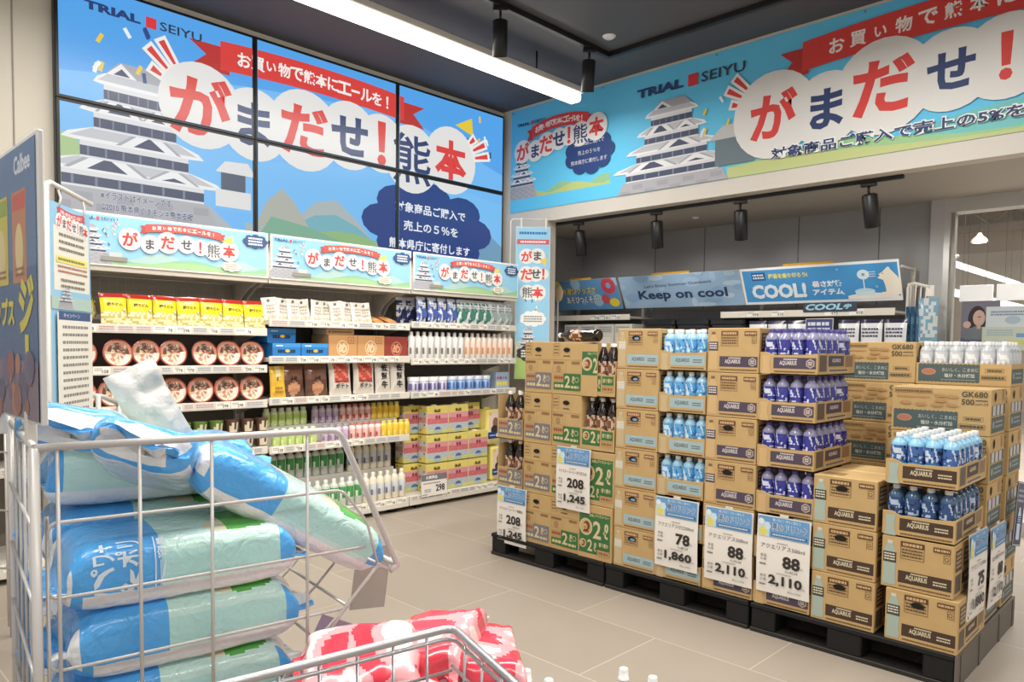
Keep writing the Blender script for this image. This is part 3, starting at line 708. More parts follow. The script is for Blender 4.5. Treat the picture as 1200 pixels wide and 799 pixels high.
def bag(name, w, h, t, colfn, art=None, seed=1):
    def f():
        m = MB(); pillow(m, w, h, t, colfn, 12, 14, wr=.006, seed=seed); o = m.build(name)
        if art: a = MB(); art(front(a, 0, -t / 2 - .003)); a.build('lettering', o)
        return o
    return f
rr_ = random.Random(6)
gd, gd2 = gloss((232, 186, 60)), gloss((238, 222, 160)); br, br2, br3 = gloss((112, 74, 58)), gloss((196, 140, 104)), gloss((92, 60, 46))
rd, rd2, sv = gloss((196, 76, 62)), gloss((222, 130, 106)), gloss((220, 212, 200))
gbag = bag('snack_bag', .115, .22, .04, lambda u, v, s: gd if v < .55 else gd2 if .3 < u < .7 else gd, lambda a: (a.text('麺', 0, .115, .03, (120, 84, 30), al='c', bold=.03), a.lines(-.03, .03, .03, .08, 2, (150, 110, 40))))
Proto(gbag, 'snack bag').put((2.54, GY + .055, .946), 'narrow gold snack bag at the end of the third shelf', rot=(-.1, 0, 0))
bb = Proto(bag('noodle_bag', .185, .235, .06, lambda u, v, s: (br2 if (u - .5) ** 2 + (v - .25) ** 2 < .06 else br3) if v < .5 else br, lambda a: (a.text('大盛', 0, .09, .055, (30, 20, 18), w=.05, al='c', bold=.04)), 2), 'noodle bag')
bb.put((2.66, GY + .07, .948), 'brown noodle bag beside the narrow gold bag', 'brown noodle bags', rot=(-.12, 0, 0)); bb.put((2.85, GY + .07, .948), 'brown noodle bag beside the red chip bags', 'brown noodle bags', rot=(-.12, 0, 0))
cbag = Proto(bag('chip_bag', .19, .245, .06, lambda u, v, s: (rd if (int(u * 6 + v * 9) % 3) else rd2) if v > .38 and .16 < u < .86 else sv, lambda a: (a.text('ポテト', 0, .045, .04, (70, 50, 46), w=.11, al='c', bold=.03), a.lines(-.05, .09, .05, .108, 1, (150, 60, 50))), 3), 'snack bag')
cbag.put((3.05, GY + .07, .948), 'red and silver chip bag next to the brown noodle bags', 'red and silver chip bags', rot=(-.1, 0, 0)); cbag.put((3.255, GY + .07, .948), 'red and silver chip bag next to the calligraphy bags', 'red and silver chip bags', rot=(-.1, .04, 0))
def saga(a):
    for k, ch in enumerate('佐賀牛'): a.text(ch, 0, .20 - k * .066, .056, (28, 24, 22), al='c', va='c', bold=.05)
wbag = Proto(bag('beef_snack_bag', .145, .25, .05, lambda u, v, s: sv, saga, 4), 'snack bag')
wbag.put((3.43, GY + .065, .946), 'white bag with black brush writing beside the red chip bags', 'white calligraphy bags', rot=(-.08, 0, 0)); wbag.put((3.575, GY + .065, .946), 'white bag with black brush writing beside the jars', 'white calligraphy bags', rot=(-.08, 0, 0))

def shelf_bottle(name, h, r, body, label, cap, lz=(.25, .62), patch=None, neck=.4, shoulder=.72):
    def f():
        B, L, Cp = gloss(body), ink(label), mat('cap_%02x%02x%02x' % cap, cap, .4); P_ = ink(patch) if patch else L
        ch = .13 * h
        sh = shoulder * h; st = h - ch - sh
        prof = [(r * .8, 0), (r, .03 * h), (r, lz[0] * h), (r * 1.01, lz[0] * h + .001), (r * 1.01, (lz[0] + lz[1]) / 2 * h), (r * 1.01, lz[1] * h), (r, lz[1] * h + .001), (r * .99, sh), (r * .9, sh + st * .4), (r * (neck + .9) / 2, sh + st * .75), (r * neck, h - ch), (r * neck, h - ch * .98)]
        rr = random.Random(9)
        m = MB(); m.lathe(prof, lambda i, j: (P_ if rr.random() < .5 else L) if 3 <= i <= 4 else B, 12); o = m.build(name)
        c = MB(); c.lathe([(r * neck * 1.15, h - ch), (r * neck * 1.15, h - .004), (r * neck, h)], Cp, 10); c.build('cap', o)
        return o
    return f
def rowput(P, xs, y, z, what, ref, grp, jit=0.):
    n = len(xs)
    for i, x in enumerate(xs): P.put((x, y, z), f'{what}, {ORD[i]} counted from {ref}', grp)
def span(x0, n, d): return [x0 + i * d for i in range(n)]
# yogurt-style drinks, two tiers
for nm, col, lab, patch, x0, n, ref in (('green', (222, 232, 190), (190, 214, 120), (228, 236, 180), 2.515, 6, 'the noodle bays'), ('purple', (214, 200, 214), (196, 176, 200), (150, 120, 150), 2.90, 4, 'the green drinks'), ('pink', (240, 222, 214), (234, 190, 180), (190, 70, 60), 3.135, 5, 'the purple drinks'), ('yellow', (240, 214, 90), (240, 200, 60), (246, 226, 130), 3.42, 5, 'the pink drinks')):
    capc = {'green': (226, 232, 206), 'purple': (170, 160, 170), 'pink': (206, 120, 116), 'yellow': (222, 206, 110)}[nm]
    P = Proto(shelf_bottle('yogurt_drink', .128, .0265, col, lab, capc, (.12, .66), patch, .62, .74), 'drink bottle')
    xs = span(x0, n, .0575 if nm != 'yellow' else .056)
    rowput(P, xs, GY + .18, .736, f'small {nm} drink bottle in the raised back row', ref, f'small {nm} drinks')
    rowput(P, xs, GY + .045, .606, f'small {nm} drink bottle in the front row', ref, f'small {nm} drinks')
# tea and cream bottles on the base
tea = Proto(shelf_bottle('tea_bottle', .215, .033, (206, 212, 200), (70, 150, 78), (240, 238, 232), (.3, .7), (226, 232, 220), .42, .76), 'drink bottle')
cre = Proto(shelf_bottle('cream_drink_bottle', .225, .033, (236, 228, 206), (214, 214, 214), (240, 232, 210), (.22, .62), (120, 126, 150), .46, .7), 'drink bottle')
rowput(tea, span(2.52, 10, .0695), GY + .235, .336, 'white capped green tea bottle in the raised back row', 'the pink bowls', 'green tea bottles')
rowput(tea, span(2.50, 11, .0695), GY + .06, .113, 'white capped green tea bottle in the front row', 'the pink bowls', 'green tea bottles')
rowput(cre, span(3.245, 6, .0695), GY + .235, .336, 'cream coloured drink bottle in the raised back row', 'the tea bottles', 'cream drink bottles')
rowput(cre, span(3.265, 6, .0685), GY + .06, .113, 'cream coloured drink bottle in the front row', 'the tea bottles', 'cream drink bottles')
# pouches, white bottles, jars
def refill_pouch(c1, c2):
    def f():
        m = MB(); rr = random.Random(c1[0]); A, B, Wt = gloss(c1), gloss(c2), gloss((226, 230, 238))
        def c(u, v, s):
            if v > .86: return Wt
            d = noise.noise((u * 4, v * 4, c1[0] * .1)); return Wt if d > .08 else B if d < -.1 else A
        pillow(m, .098, .21, .045, c, 12, 16, wr=.006, seed=c1[2]); o = m.build('refill_pouch')
        a = MB(); f = front(a, 0, -.029); f.disc(.012, .075, .03, c2, .042); f.lines(-.04, .13, .03, .165, 2, (240, 242, 248), .4); a.build('printed_label', o)
        return o
    return f
pn = Proto(refill_pouch((58, 70, 130), (30, 40, 90)), 'refill pouch'); pbl = Proto(refill_pouch((120, 140, 196), (70, 90, 160)), 'refill pouch')
pgr = Proto(refill_pouch((130, 180, 164), (62, 120, 100)), 'refill pouch'); pwh = Proto(refill_pouch((206, 206, 206), (150, 166, 160)), 'refill pouch')
for i in range(2): pn.put((3.70 + .09 * i, GY + .2, 1.50), ('dark navy refill pouch farther from the room corner', 'dark navy refill pouch nearer the room corner')[i], 'refill pouches')
for i, x in enumerate((3.80, 3.915, 4.02, 4.125)): pbl.put((x, GY + .06, 1.504), f'blue refill pouch on the top shelf, {ORD[3 - i]} from the green pouches', 'refill pouches', rot=(-.06, 0, .1))
for i, x in enumerate((4.235, 4.335, 4.43, 4.52)): pgr.put((x, GY + .06, 1.504), f'green refill pouch on the top shelf, {ORD[i]} from the blue pouches', 'refill pouches', rot=(-.06, 0, -.1))
for i, x in enumerate((4.615, 4.705, 4.79)): pwh.put((x, GY + .06, 1.504), f'whitish refill pouch on the top shelf, {ORD[2 - i]} from the room corner', 'refill pouches', rot=(-.06, 0, .05))
wbt = Proto(shelf_bottle('white_spray_bottle', .225, .031, (236, 234, 230), (226, 222, 218), (214, 212, 208), (.2, .66), (120, 116, 114), .42, .78), 'bottle')
obt = Proto(shelf_bottle('orange_label_bottle', .225, .031, (236, 228, 218), (240, 214, 196), (206, 196, 184), (.2, .72), (222, 150, 96), .42, .78), 'bottle')
rowput(wbt, span(3.69, 9, .0655), GY + .05, 1.206, 'white cleaning bottle on the second shelf', 'the dark red carton', 'white cleaning bottles')
rowput(obt, span(4.285, 9, .0655), GY + .05, 1.206, 'white bottle with orange label on the second shelf', 'the white cleaning bottles', 'orange label bottles')
def jar(body, lid_, lab):
    def f():
        m = MB(); L = ink(lab); G = gloss(body); rr = random.Random(3)
        m.lathe([(.042, 0), (.046, .006), (.046, .02), (.0465, .021), (.0465, .075), (.046, .076), (.046, .09), (.042, .094)], lambda i, j: (L if rr.random() < .6 else G) if 3 <= i <= 3 else G, 16); o = m.build('bead_jar')
        l = MB(); l.lathe([(.048, .094), (.048, .122), (.044, .126), (.001, .126)], mat('lid_%02x%02x%02x' % lid_, lid_, .4), 16); l.build('lid', o); return o
    return f
jw = Proto(jar((206, 204, 222), (240, 238, 234), (110, 100, 150)), 'jar'); jb = Proto(jar((150, 176, 216), (206, 214, 226), (70, 110, 180)), 'jar')
rowput(jw, span(3.72, 4, .1), GY + .06, .939, 'white lidded jar on the third shelf', 'the calligraphy bags', 'white lidded jars')
rowput(jb, span(4.125, 5, .098), GY + .06, .939, 'blue tinted jar on the third shelf', 'the white lidded jars', 'blue tinted jars')
def multi_art(a, w, h):
    for i in range(4): a.disc(.024 + i * .034, .1, .014, ((206, 96, 140), (120, 90, 160), (210, 120, 160), (90, 150, 200))[i]); a.disc(.024 + i * .034, .05, .015, (236, 222, 70), .022)
Proto(carton_small('coloured_blister_box', .16, .15, .1, (166, 186, 206), multi_art), 'box').put((4.72, GY + .045, .939), 'pastel box with yellow dots at the corner end of the shelf')

# tissue bundles on the base
def tissue():
    m = MB(); w, h, d = .228, .232, .112
    m.box(0, w, 0, d, 0, h, gloss((226, 208, 150)), .006)
    a = front(m, 0, -.0004); cols = ((206, 206, 120), (182, 192, 198), (206, 110, 116), (218, 150, 156), (228, 212, 112))
    for k, (z0, z1) in enumerate(((.002, .034), (.034, .082), (.082, .128), (.128, .170), (.170, .230))): a.rect(.004, z0, w - .004, z1, cols[k]); a.back()
    rr = random.Random(4)
    for i in range(46): u, v = rr.uniform(.01, w - .01), rr.uniform(.01, h - .01); a.disc(u, v, .0022, (246, 240, 230), n=6); a.back()
    a.disc(.115, .035, .034, (84, 112, 150), .024, 16); a.rect(.075, .034, .155, .010, (176, 190, 196)); a.disc(.09, .192, .015, (116, 92, 44), .013); a.disc(.128, .192, .015, (116, 92, 44), .013); a.rect(.076, .178, .142, .192, (116, 92, 44)); a.disc(.1, .138, .012, (150, 60, 74), .016); a.disc(.13, .138, .012, (150, 60, 74), .016)
    s = lside(m, -.0004, d); sc = ((232, 214, 96), (206, 206, 204), (214, 150, 150), (196, 200, 196), (222, 206, 96))
    for k in range(5): s.rect(.006, .004 + k * .0455, d - .006, .046 + k * .0455, sc[k]); s.back()
    for k in range(5): s.disc(.03 + (k % 2) * .05, .03 + k * .0455, .009, (92, 92, 104), n=8); s.back()
    o = m.build('tissue_bundle')
    m = MB(); m.box(.09, .138, d / 2 - .012, d / 2 + .012, h - .002, h + .006, gloss((240, 232, 190)), .002); m.build('carry_strap', o)
    return o
tb = Proto(tissue, 'tissue pack')
for c in range(3):
    for r_ in range(3):
        dy = .14 if (c, r_) == (2, 2) else .035
        tb.put((3.846 + c * .231, GY + dy, .1125 + r_ * .2395), f'striped tissue bundle, {("lowest", "middle", "top")[r_]} in the {("column beside the cream drinks", "middle column", "column beside the yellow packs")[c]}', 'striped tissue bundles')
for r_ in range(3): tb.put((3.70, GY + .155, .1125 + r_ * .2395), f'tissue bundle set back from the front, {("lowest", "middle", "top")[r_]} behind the price card', 'striped tissue bundles set back', )
def baby_pack():
    m = MB(); w, h, d = .17, .31, .2
    m.box(0, w, 0, d, 0, h, gloss((240, 226, 130)), .02); a = front(m, 0, -.0006)
    a.rect(.02, .11, w - .02, h - .02, (238, 214, 200)); a.disc(.035, h - .04, .016, (236, 200, 60)); a.disc(.1, .19, .035, (150, 104, 84), .05); a.disc(.09, .13, .045, (60, 44, 48), .04); a.rect(.012, .05, w - .012, .11, (36, 66, 130)); a.disc(.125, .08, .017, (236, 240, 246)); a.lines(.03, .07, .1, .09, 1, (200, 214, 236)); a.lines(.02, .015, w - .02, .045, 2, (190, 160, 150))
    o = m.build('diaper_pack')
    m = MB(); m.box(.05, .12, d / 2 - .006, d / 2 + .006, h - .004, h + .018, gloss((236, 214, 90)), .003); m.build('handle_strip', o)
    return o
bp = Proto(baby_pack, 'diaper pack')
bp.put((4.545, GY + .05, .446), 'yellow diaper pack with dark blue band, upper one', 'yellow diaper packs'); bp.put((4.60, GY + .05, .113), 'yellow diaper pack with dark blue band, lower one', 'yellow diaper packs')

def price_card_simple():
    m = MB(); m.box(0, .27, 0, .002, 0, .175, M_PAPER); a = front(m, 0, -.0003)
    a.rect(.0, .125, .27, .175, (120, 118, 120)); a.text('お買得品', .05, .137, .028, (236, 236, 232), w=.12, bold=.03); a.lines(.02, .095, .2, .112, 1, (140, 134, 128)); a.lines(.03, .03, .1, .06, 2, (150, 144, 138)); a.text('298', .15, .03, .058, (46, 42, 40), w=.095, bold=.03); a.lines(.01, .008, .06, .02, 1, (90, 84, 80))
    return m.build('price_card')
Proto(price_card_simple, 'price card').put((3.76, GY - .012, .092), 'white price card in front of the tissue bundles', rot=(-.06, 0, 0))
# the end that shows between the poster and the banner
Proto(bag('snack_bag', .12, .17, .04, lambda u, v, s: gloss((226, 150, 80)) if v < .6 else gloss((190, 60, 50))), 'snack bag').put((1.07, GY + .06, 1.413), 'orange and red bag glimpsed beside the banner pole')
Proto(bag('snack_bag', .12, .17, .04, lambda u, v, s: gloss((150, 96, 60)) if v < .6 else gloss((214, 196, 160))), 'snack bag').put((1.07, GY + .06, 1.166), 'brown snack bag glimpsed beside the banner pole')

# ------------------------------------------------------------------ pallets with drink cartons
FX = 3.277                                  # front face of the carton stacks
def pallet(label, y0, y1, side=False):
    w = y0 - y1 - .006
    t = thing('plastic_pallet', label, 'pallet', (FX - .012, y0 - .003, 0), FACE_AISLE, 'black pallets under the drinks')
    m = MB(); m.box(0, w, 0, 1.04, .112, .135, M_BLACKP, .004); m.build('deck', t)
    for i, x in enumerate((0, w / 2 - .075, w - .12)):
        for k, y in enumerate((.0, .45, .9)):
            m = MB(); m.box(x + .004, x + (.15 if i == 1 else .12), y + .004, y + .14, .018, .114, M_BLACKP, .006); m.build('block', t)
    for k, y in enumerate((.0, .45, .9)):
        m = MB(); m.box(0, w, y, y + .13, 0, .02, mat('pallet_board', (40, 36, 33), .6), .003)
        a = topface(m, .0202)
        for i in range(14): a.disc(.06 + i * (w - .12) / 13, y + .045, .007, M_DARK, n=8); a.back()
        m.build('bottom_board', t)
    if side:
        m = MB(); m.box(w, w + .008, .0, 1.04, .0, .135, M_PALSIDE)
        for y in (.05, .34, .7, .98): m.box(w + .008, w + .012, y, y + .03, .0, .13, M_PALSIDE)
        m.build('side_skirt', t)
pallet('black pallet under the coffee cartons at the shelf end', 3.37, 2.47)
pallet('black pallet under the blue and violet cartons', 2.465, 1.612)
pallet('black pallet under the brown label cartons at the near corner', 1.607, .745, True)

def hole(root, u, v, ru=.024, rv=.0115, y=-.001, inside=None):
    m = MB(); a = front(m, 0, y); a.disc(u, v, ru, M_DARK, rv, 18)
    if inside: a.disc(u + .004, v - .003, ru * .6, inside, rv * .55, 12)
    m.build('hand_hole', root)
def mini_bottle(a, u, v, h, w, capc, body, lab):
    a.rect(u - w * .2, v + h * .93, u + w * .2, v + h, capc)
    a.poly([(u - w * .42, v), (u + w * .42, v), (u + w * .5, v + h * .05), (u + w * .44, v + h * .3), (u + w * .5, v + h * .5), (u + w * .5, v + h * .72), (u + w * .3, v + h * .86), (u + w * .2, v + h * .93), (u - w * .2, v + h * .93), (u - w * .3, v + h * .86), (u - w * .5, v + h * .72), (u - w * .5, v + h * .5), (u - w * .44, v + h * .3), (u - w * .5, v + h * .05)], body)
    a.rect(u - w * .5, v + h * .5, u + w * .5, v + h * .74, lab); a.k += .0001; a.lines(u - w * .42, v + h * .54, u + w * .42, v + h * .72, 3, (226, 222, 206), .5, 5)
CW, CH, CD = .268, .214, .44
KINDS = {   # band, wording on the band, bottle drawing, line colour, badge
    'light': ((160, 184, 188), (92, 92, 92), ((196, 190, 176), (198, 176, 136), (206, 198, 180)), (128, 88, 66), False),
    'purple': ((78, 66, 84), (214, 206, 200), ((126, 96, 84), (206, 172, 122), (84, 70, 84)), (112, 72, 56), True),
    'brown': ((70, 50, 36), (216, 202, 170), ((206, 204, 190), (166, 182, 170), (70, 66, 50)), (92, 62, 40), False)}
def sport_front(a, kind, H=CH, upper=True, bott=True):
    band, wd, bc, ln, badge = KINDS[kind]; w = CW
    a.rect(w * .245, .028, w * .975, .078, band)
    a.text('AQUARIUS', w * .5, .041, .023, wd, w=w * .30, al='c', bold=.03)
    a.lines(w * .42, .067, w * .66, .074, 1, wd if kind != 'light' else (170, 200, 210), .2, 7)
    if badge:
        for rr_, c in ((.021, (206, 190, 176)), (.0175, (120, 104, 108))): a.poly([(w * .88 + rr_ * math.sin(PI / 3 * i), .053 + rr_ * math.cos(PI / 3 * i)) for i in range(6)], c, True)
        a.lines(w * .845, .044, w * .915, .062, 2, (214, 204, 190), .4, 2)
    else: a.lines(w * .73, .04, w * .92, .062, 2, wd, .5, 4)
    a.lines(w * .26, .010, w * .97, .019, 1, (112, 80, 52), .3, 9)
    if upper:
        if bott: mini_bottle(a, w * .118, .012, .184, .05, *bc)
        a.frame(w * .27, .128, w * .60, .2, .0016, ln); a.rect(w * .27, .178, w * .60, .2, ln); a.lines(w * .30, .18, w * .58, .197, 1, (204, 168, 120), .35, 3)
        a.lines(w * .29, .135, w * .58, .173, 3, ln, .55, 6)
        a.rect(w * .72, .178, w * .95, .198, ln); a.lines(w * .735, .181, w * .94, .195, 1, (204, 168, 120), .35, 8); a.frame(w * .86, .14, w * .95, .172, .0014, ln); a.disc(w * .90, .156, .007, ln); a.disc(w * .90, .156, .005, M_CARD)
    else:
        a.poly([(w * .03, 0.002), (w * .2, .002), (w * .17, .04), (w * .19, .088), (w * .04, .088), (w * .06, .04)], bc[1])
def sport_side(a, kind, H, full):
    band, wd, bc, ln, badge = KINDS[kind]; d = CD
    a.rect(.02, .018, .10, .09, (96, 84, 74)); a.rect(.12, .040, .30, .088, band); a.text('AQUARIUS', .21, .056, .02, wd, w=.1, al='c', bold=.03); a.rect(.32, .036, .41, .088, (142, 112, 84)); a.rect(.12, .012, .36, .030, (206, 190, 160)); a.lines(.13, .014, .35, .029, 1, (90, 70, 60), .3, 2)
    if full:
        a.rect(.02, .105, .105, .19, (80, 60, 46)); a.lines(.03, .115, .1, .185, 4, (190, 160, 120), .4, 3); a.rect(.14, .11, .4, .185, (96, 78, 62)); a.lines(.15, .12, .39, .18, 3, (206, 180, 140), .5, 5)
def closed_carton(kind, openhole=True):
    def f():
        m = MB(); m.box(0, CW, 0, CD, 0, CH, M_CARD, .003); sport_front(front(m, 0, -.0002), kind); sport_side(rside(m, CW + .0002), kind, CH, True)
        a = topface(m, CH + .0002); a.rect(0, CD / 2 - .025, CW, CD / 2 + .025, (214, 184, 130)); a.rect(.02, .04, .11, .11, (150, 116, 74))
        o = m.build('drink_carton')
        if openhole: hole(o, CW * .46, .165, .026, .0125, -.0045, ink((120, 160, 200)) if kind == 'light' else None)
        return o
    return f
def jagged(n, base, amp, seed):
    r = random.Random(seed); return [base + r.uniform(-amp, amp) for _ in range(n + 1)]
def open_tray(kind, th=.094, back=True):
    """the lower part of a cut-open carton"""
    def f():
        t = thing('carton_tray'); t0 = .005; w, d = CW, CD
        m = MB(); m.box(0, w, 0, d, 0, t0, M_CARD2)
        def wall(p, q, hs):
            n = len(hs) - 1; P, Q = Vector(p), Vector(q); nn = Vector(((Q - P).y, -(Q - P).x, 0)).normalized() * -t0
            for i in range(n):
                a, b = P.lerp(Q, i / n), P.lerp(Q, (i + 1) / n); up = Vector((0, 0, 1))
                m.poly([a, b, b + up * hs[i + 1], a + up * hs[i]], M_CARD); m.poly([b + nn, a + nn, a + nn + up * hs[i], b + nn + up * hs[i + 1]], M_CARD2); m.poly([a + up * hs[i], b + up * hs[i + 1], b + nn + up * hs[i + 1], a + nn + up * hs[i]], M_CARDE)
        wall((0, 0, 0), (w, 0, 0), [th + .008] * 2 + jagged(4, th - .004, .004, 3) + [th, th + .004]); wall((w, 0, 0), (w, d, 0), jagged(8, th, .006, 5)); wall((0, d, 0), (0, 0, 0), jagged(6, th, .005, 7)); wall((w, d, 0), (0, d, 0), [CH - .02] * 4 if back else jagged(6, th, .005, 8))
        sport_front(front(m, 0, -.0003), kind, CH, False); sport_side(rside(m, w + .0003), kind, th, False); m.build('cut_box', t)
        m = MB(); m.box(.002, w - .002, .002, d - .002, -.0005, .0005, M_CARD); m.build('bottom_flap', t)
        return t
    return f
def pet_bottle(body, low, label, patch, cap, dark, h=.203, r=.0311):
    def f():
        t = thing('drink_bottle'); B, Lw = gloss(body), gloss(low); L, P_, D = gloss(label), gloss(patch), gloss(dark); rr = random.Random(sum(body))
        m = MB(); m.lathe([(r * .8, 0), (r * .98, .006), (r, .02), (r * .96, .045), (r, .07), (r, .154), (r * .97, .160), (r * .88, .168), (r * .68, .1755), (r * .47, .182), (r * .44, .187)], lambda i, j: Lw if i < 5 else B, 14); m.build('bottle_body', t)
        def g(i, j):
            th = 2 * PI * j / 48; q = (th * 2 / PI + i * .055 + .25 * math.sin(th * 3)) % 1
            d = noise.noise((math.cos(th) * 2.6, math.sin(th) * 2.6, i * .3 + sum(label) * .01))
            return P_ if (.30 < q < .52 and i > 3) or (d > .25 and i < 5) else D if d < -.3 else L
        m = MB(); m.lathe([(r * 1.015, .088 + k * .0054) for k in range(13)], g, 48, None, (False, False)); m.build('label', t)
        m = MB(); m.lathe([(r * .47, .187), (r * .47, .201), (r * .42, .2035)], mat('cap_%02x%02x%02x' % cap, cap, .35), 12); m.build('cap', t)
        return t
    return f
LIGHTB = Proto(pet_bottle((150, 196, 224), (176, 180, 176), (92, 168, 222), (208, 226, 240), (240, 240, 238), (52, 110, 180)), 'drink bottle')
VIOLETB = Proto(pet_bottle((138, 137, 166), (128, 120, 120), (56, 58, 150), (214, 218, 236), (78, 70, 140), (40, 42, 110)), 'drink bottle')
BLUEB = Proto(pet_bottle((142, 196, 226), (52, 150, 206), (64, 104, 170), (206, 220, 236), (238, 236, 232), (24, 38, 66)), 'drink bottle')
DBLUEB = Proto(pet_bottle((62, 92, 124), (30, 78, 120), (44, 76, 128), (176, 196, 220), (226, 226, 224), (18, 26, 44)), 'drink bottle')
CLEARB = Proto(pet_bottle((186, 190, 194), (190, 196, 202), (206, 210, 216), (236, 238, 240), (240, 240, 240), (150, 160, 172)), 'drink bottle')
PITCH = .2156; Z0 = .136
LEVEL = ('bottom', 'second lowest', 'third lowest', 'fourth lowest', 'fifth lowest', 'topmost')
CL = Proto(closed_carton('light'), 'drink carton'); CP = Proto(closed_carton('purple'), 'drink carton'); CPn = Proto(closed_carton('purple', False), 'drink carton'); CB = Proto(closed_carton('brown'), 'drink carton'); CBn = Proto(closed_carton('brown', False), 'drink carton')
TL = Proto(open_tray('light'), 'cut carton'); TP = Proto(open_tray('purple', back=False), 'cut carton'); TB = Proto(open_tray('brown', back=False), 'cut carton')
jit = lambda k: .001 * ((k * 7) % 5 - 2)
def fill(P, x0, yleft, z, spots, what, grp, seen=4):
    """bottles standing in a tray: spots = (column from the tray's left side, row from the front)"""
    for c, r_ in spots:
        lab = f'{what}, {ORD[r_]} row, {ORD[c]} from coffee side'
        P.put((x0 + .042 + r_ * .069, yleft - .0375 - c * .0644, z), lab, grp, rz=((c * 3 + r_ * 5) % 7) * .9)
yL4, yL5, yL6, yL7, yL8, yL9 = 2.418, 2.145, 1.872, 1.599, 1.326, 1.035
for k in range(6): CL.put((FX + .004, yL4 + jit(k), Z0 + k * PITCH), f'cardboard drink carton with pale blue band, {LEVEL[k]} of its closed stack', 'closed pale blue band cartons', FACE_AISLE)
for k in range(6):
    z = Z0 + k * PITCH
    TL.put((FX + .004, yL5 + jit(k + 2), z), f'cut-open carton with pale blue band, {LEVEL[k]} of its stack', 'cut pale blue band cartons', FACE_AISLE)
    if k >= 2: fill(LIGHTB, FX, yL5 + jit(k + 2), z + .006, [(c, r_) for r_ in range(2) for c in range(4)], f'pale blue bottle in {LEVEL[k]} pale blue tray', 'pale blue bottles in cut cartons')
for k in range(6): (CPn if k > 3 else CP).put((FX + .004, yL6 + jit(k + 1), Z0 + k * PITCH), f'cardboard drink carton with dark violet band, {LEVEL[k]} of its closed stack', 'closed violet band cartons', FACE_AISLE)
for k in range(6):
    z = Z0 + k * PITCH
    TP.put((FX + .002, yL7 + jit(k + 3), z), f'cut-open carton with dark violet band, {LEVEL[k]} of its stack', 'cut violet band cartons', FACE_AISLE)
    if k >= 2:
        sp_ = [(c, r_) for r_ in range(6) for c in range(4)] if k == 5 else [(c, r_) for r_ in range(6) for c in range(4) if r_ < 2 or c > 2]
        fill(VIOLETB, FX, yL7 + jit(k + 3), z + .006, sp_, f'violet bottle in {LEVEL[k]} violet tray', 'violet bottles in cut cartons')
for k in range(3): CB.put((FX, yL8 + jit(k), Z0 + k * PITCH), f'brown label carton in the stack behind the corner stack, {("bottom", "middle", "top")[k]} one', 'closed brown label cartons', FACE_AISLE)
CB.put((FX - .005, 1.012, Z0 - .001), 'brown label carton jutting out at the pallet corner, bottom one', 'closed brown label cartons', FACE_AISLE)
CBn.put((FX, yL9, Z0 + PITCH), 'brown label carton without open hand hole at the pallet corner', 'closed brown label cartons', FACE_AISLE)
for k, (P, nm) in enumerate(((DBLUEB, 'dark blue'), (BLUEB, 'bright blue'))):
    z = Z0 + (2 + k) * PITCH
    TB.put((FX, yL9 + .002 - .004 * k, z), f'cut-open brown label carton holding {nm} bottles', 'cut brown label cartons', FACE_AISLE)
    fill(P, FX, yL9 + .002 - .004 * k, z + .006, [(c, r_) for r_ in range(6) for c in range(4) if k or r_ < 2 or c > 2], f'{nm} bottle in the corner stack tray', f'{nm} bottles in cut cartons')

# ---- coffee cartons
KW, KH, KD = .222, .303, .40
GREY, GRN, CRM = (122, 118, 124), (58, 110, 62), (214, 196, 150)
def coffee_band(a, col, w=KW):
    a.rect(w * .06, .028, w * .47, .115, (170, 140, 110) if col is GREY else (176, 146, 96)); a.lines(w * .08, .085, w * .44, .108, 1, (150, 76, 50), .3, 3); a.rect(w * .06, .028, w * .5, .07, col); a.lines(w * .10, .036, w * .46, .062, 1, CRM, .35, 5)
    a.rect(w * .40, .026, w * .97, .122, col); a.text('2', w * .44, .04, .07, CRM, w=w * .19, bold=.02); a.text('ℓ', w * .68, .066, .042, CRM, w=.02, bold=.03); a.disc(w * .85, .088, .015, CRM); a.disc(w * .85, .088, .012, col); a.lines(w * .66, .034, w * .93, .056, 1, CRM, .35, 2)
def coffee_top(a, w=KW):
    a.frame(w * .04, .222, w * .25, .294, .0014, (128, 98, 66)); a.lines(w * .06, .23, w * .23, .288, 3, (128, 98, 66), .6); a.lines(w * .38, .218, w * .6, .228, 1, (110, 80, 50), .3)
    a.rect(0, .199, w, .2005, (140, 108, 70)); a.rect(w * .46, .122, w * .465, .199, (150, 116, 76)); a.rect(w * .04, .178, w * .4, .19, (134, 100, 64)); a.rect(w * .66, .176, w * .93, .192, (146, 110, 72)); a.frame(w * .06, .128, w * .38, .176, .0012, (160, 124, 82)); a.disc(w * .22, .15, .018, (168, 132, 88))
def coffee_carton(col):
    def f():
        m = MB(); m.box(0, KW, 0, KD, 0, KH, M_CARD, .003); a = front(m, 0, -.0002); coffee_top(a); coffee_band(a, col); o = m.build('coffee_carton'); hole(o, KW * .5, .258, .025, .013, -.0035); return o
    return f
def face_mark(a, u, v, r):
    a.disc(u, v, r, CRM, r * 1.05, 26); a.disc(u, v, r * .86, (196, 170, 120), r * .9, 24); a.disc(u + r * .12, v + r * .12, r * .5, (112, 62, 42), r * .6, 16); a.disc(u - r * .1, v, r * .34, (206, 166, 120), r * .4, 14); a.poly([(u - r * .5, v - r * .66), (u + r * .55, v - r * .66), (u + r * .3, v - r * .3), (u - r * .2, v - r * .3)], (112, 62, 42)); a.rect(u - r * .3, v - r * .14, u + r * .05, v - r * .02, (112, 62, 42))
GW = .236
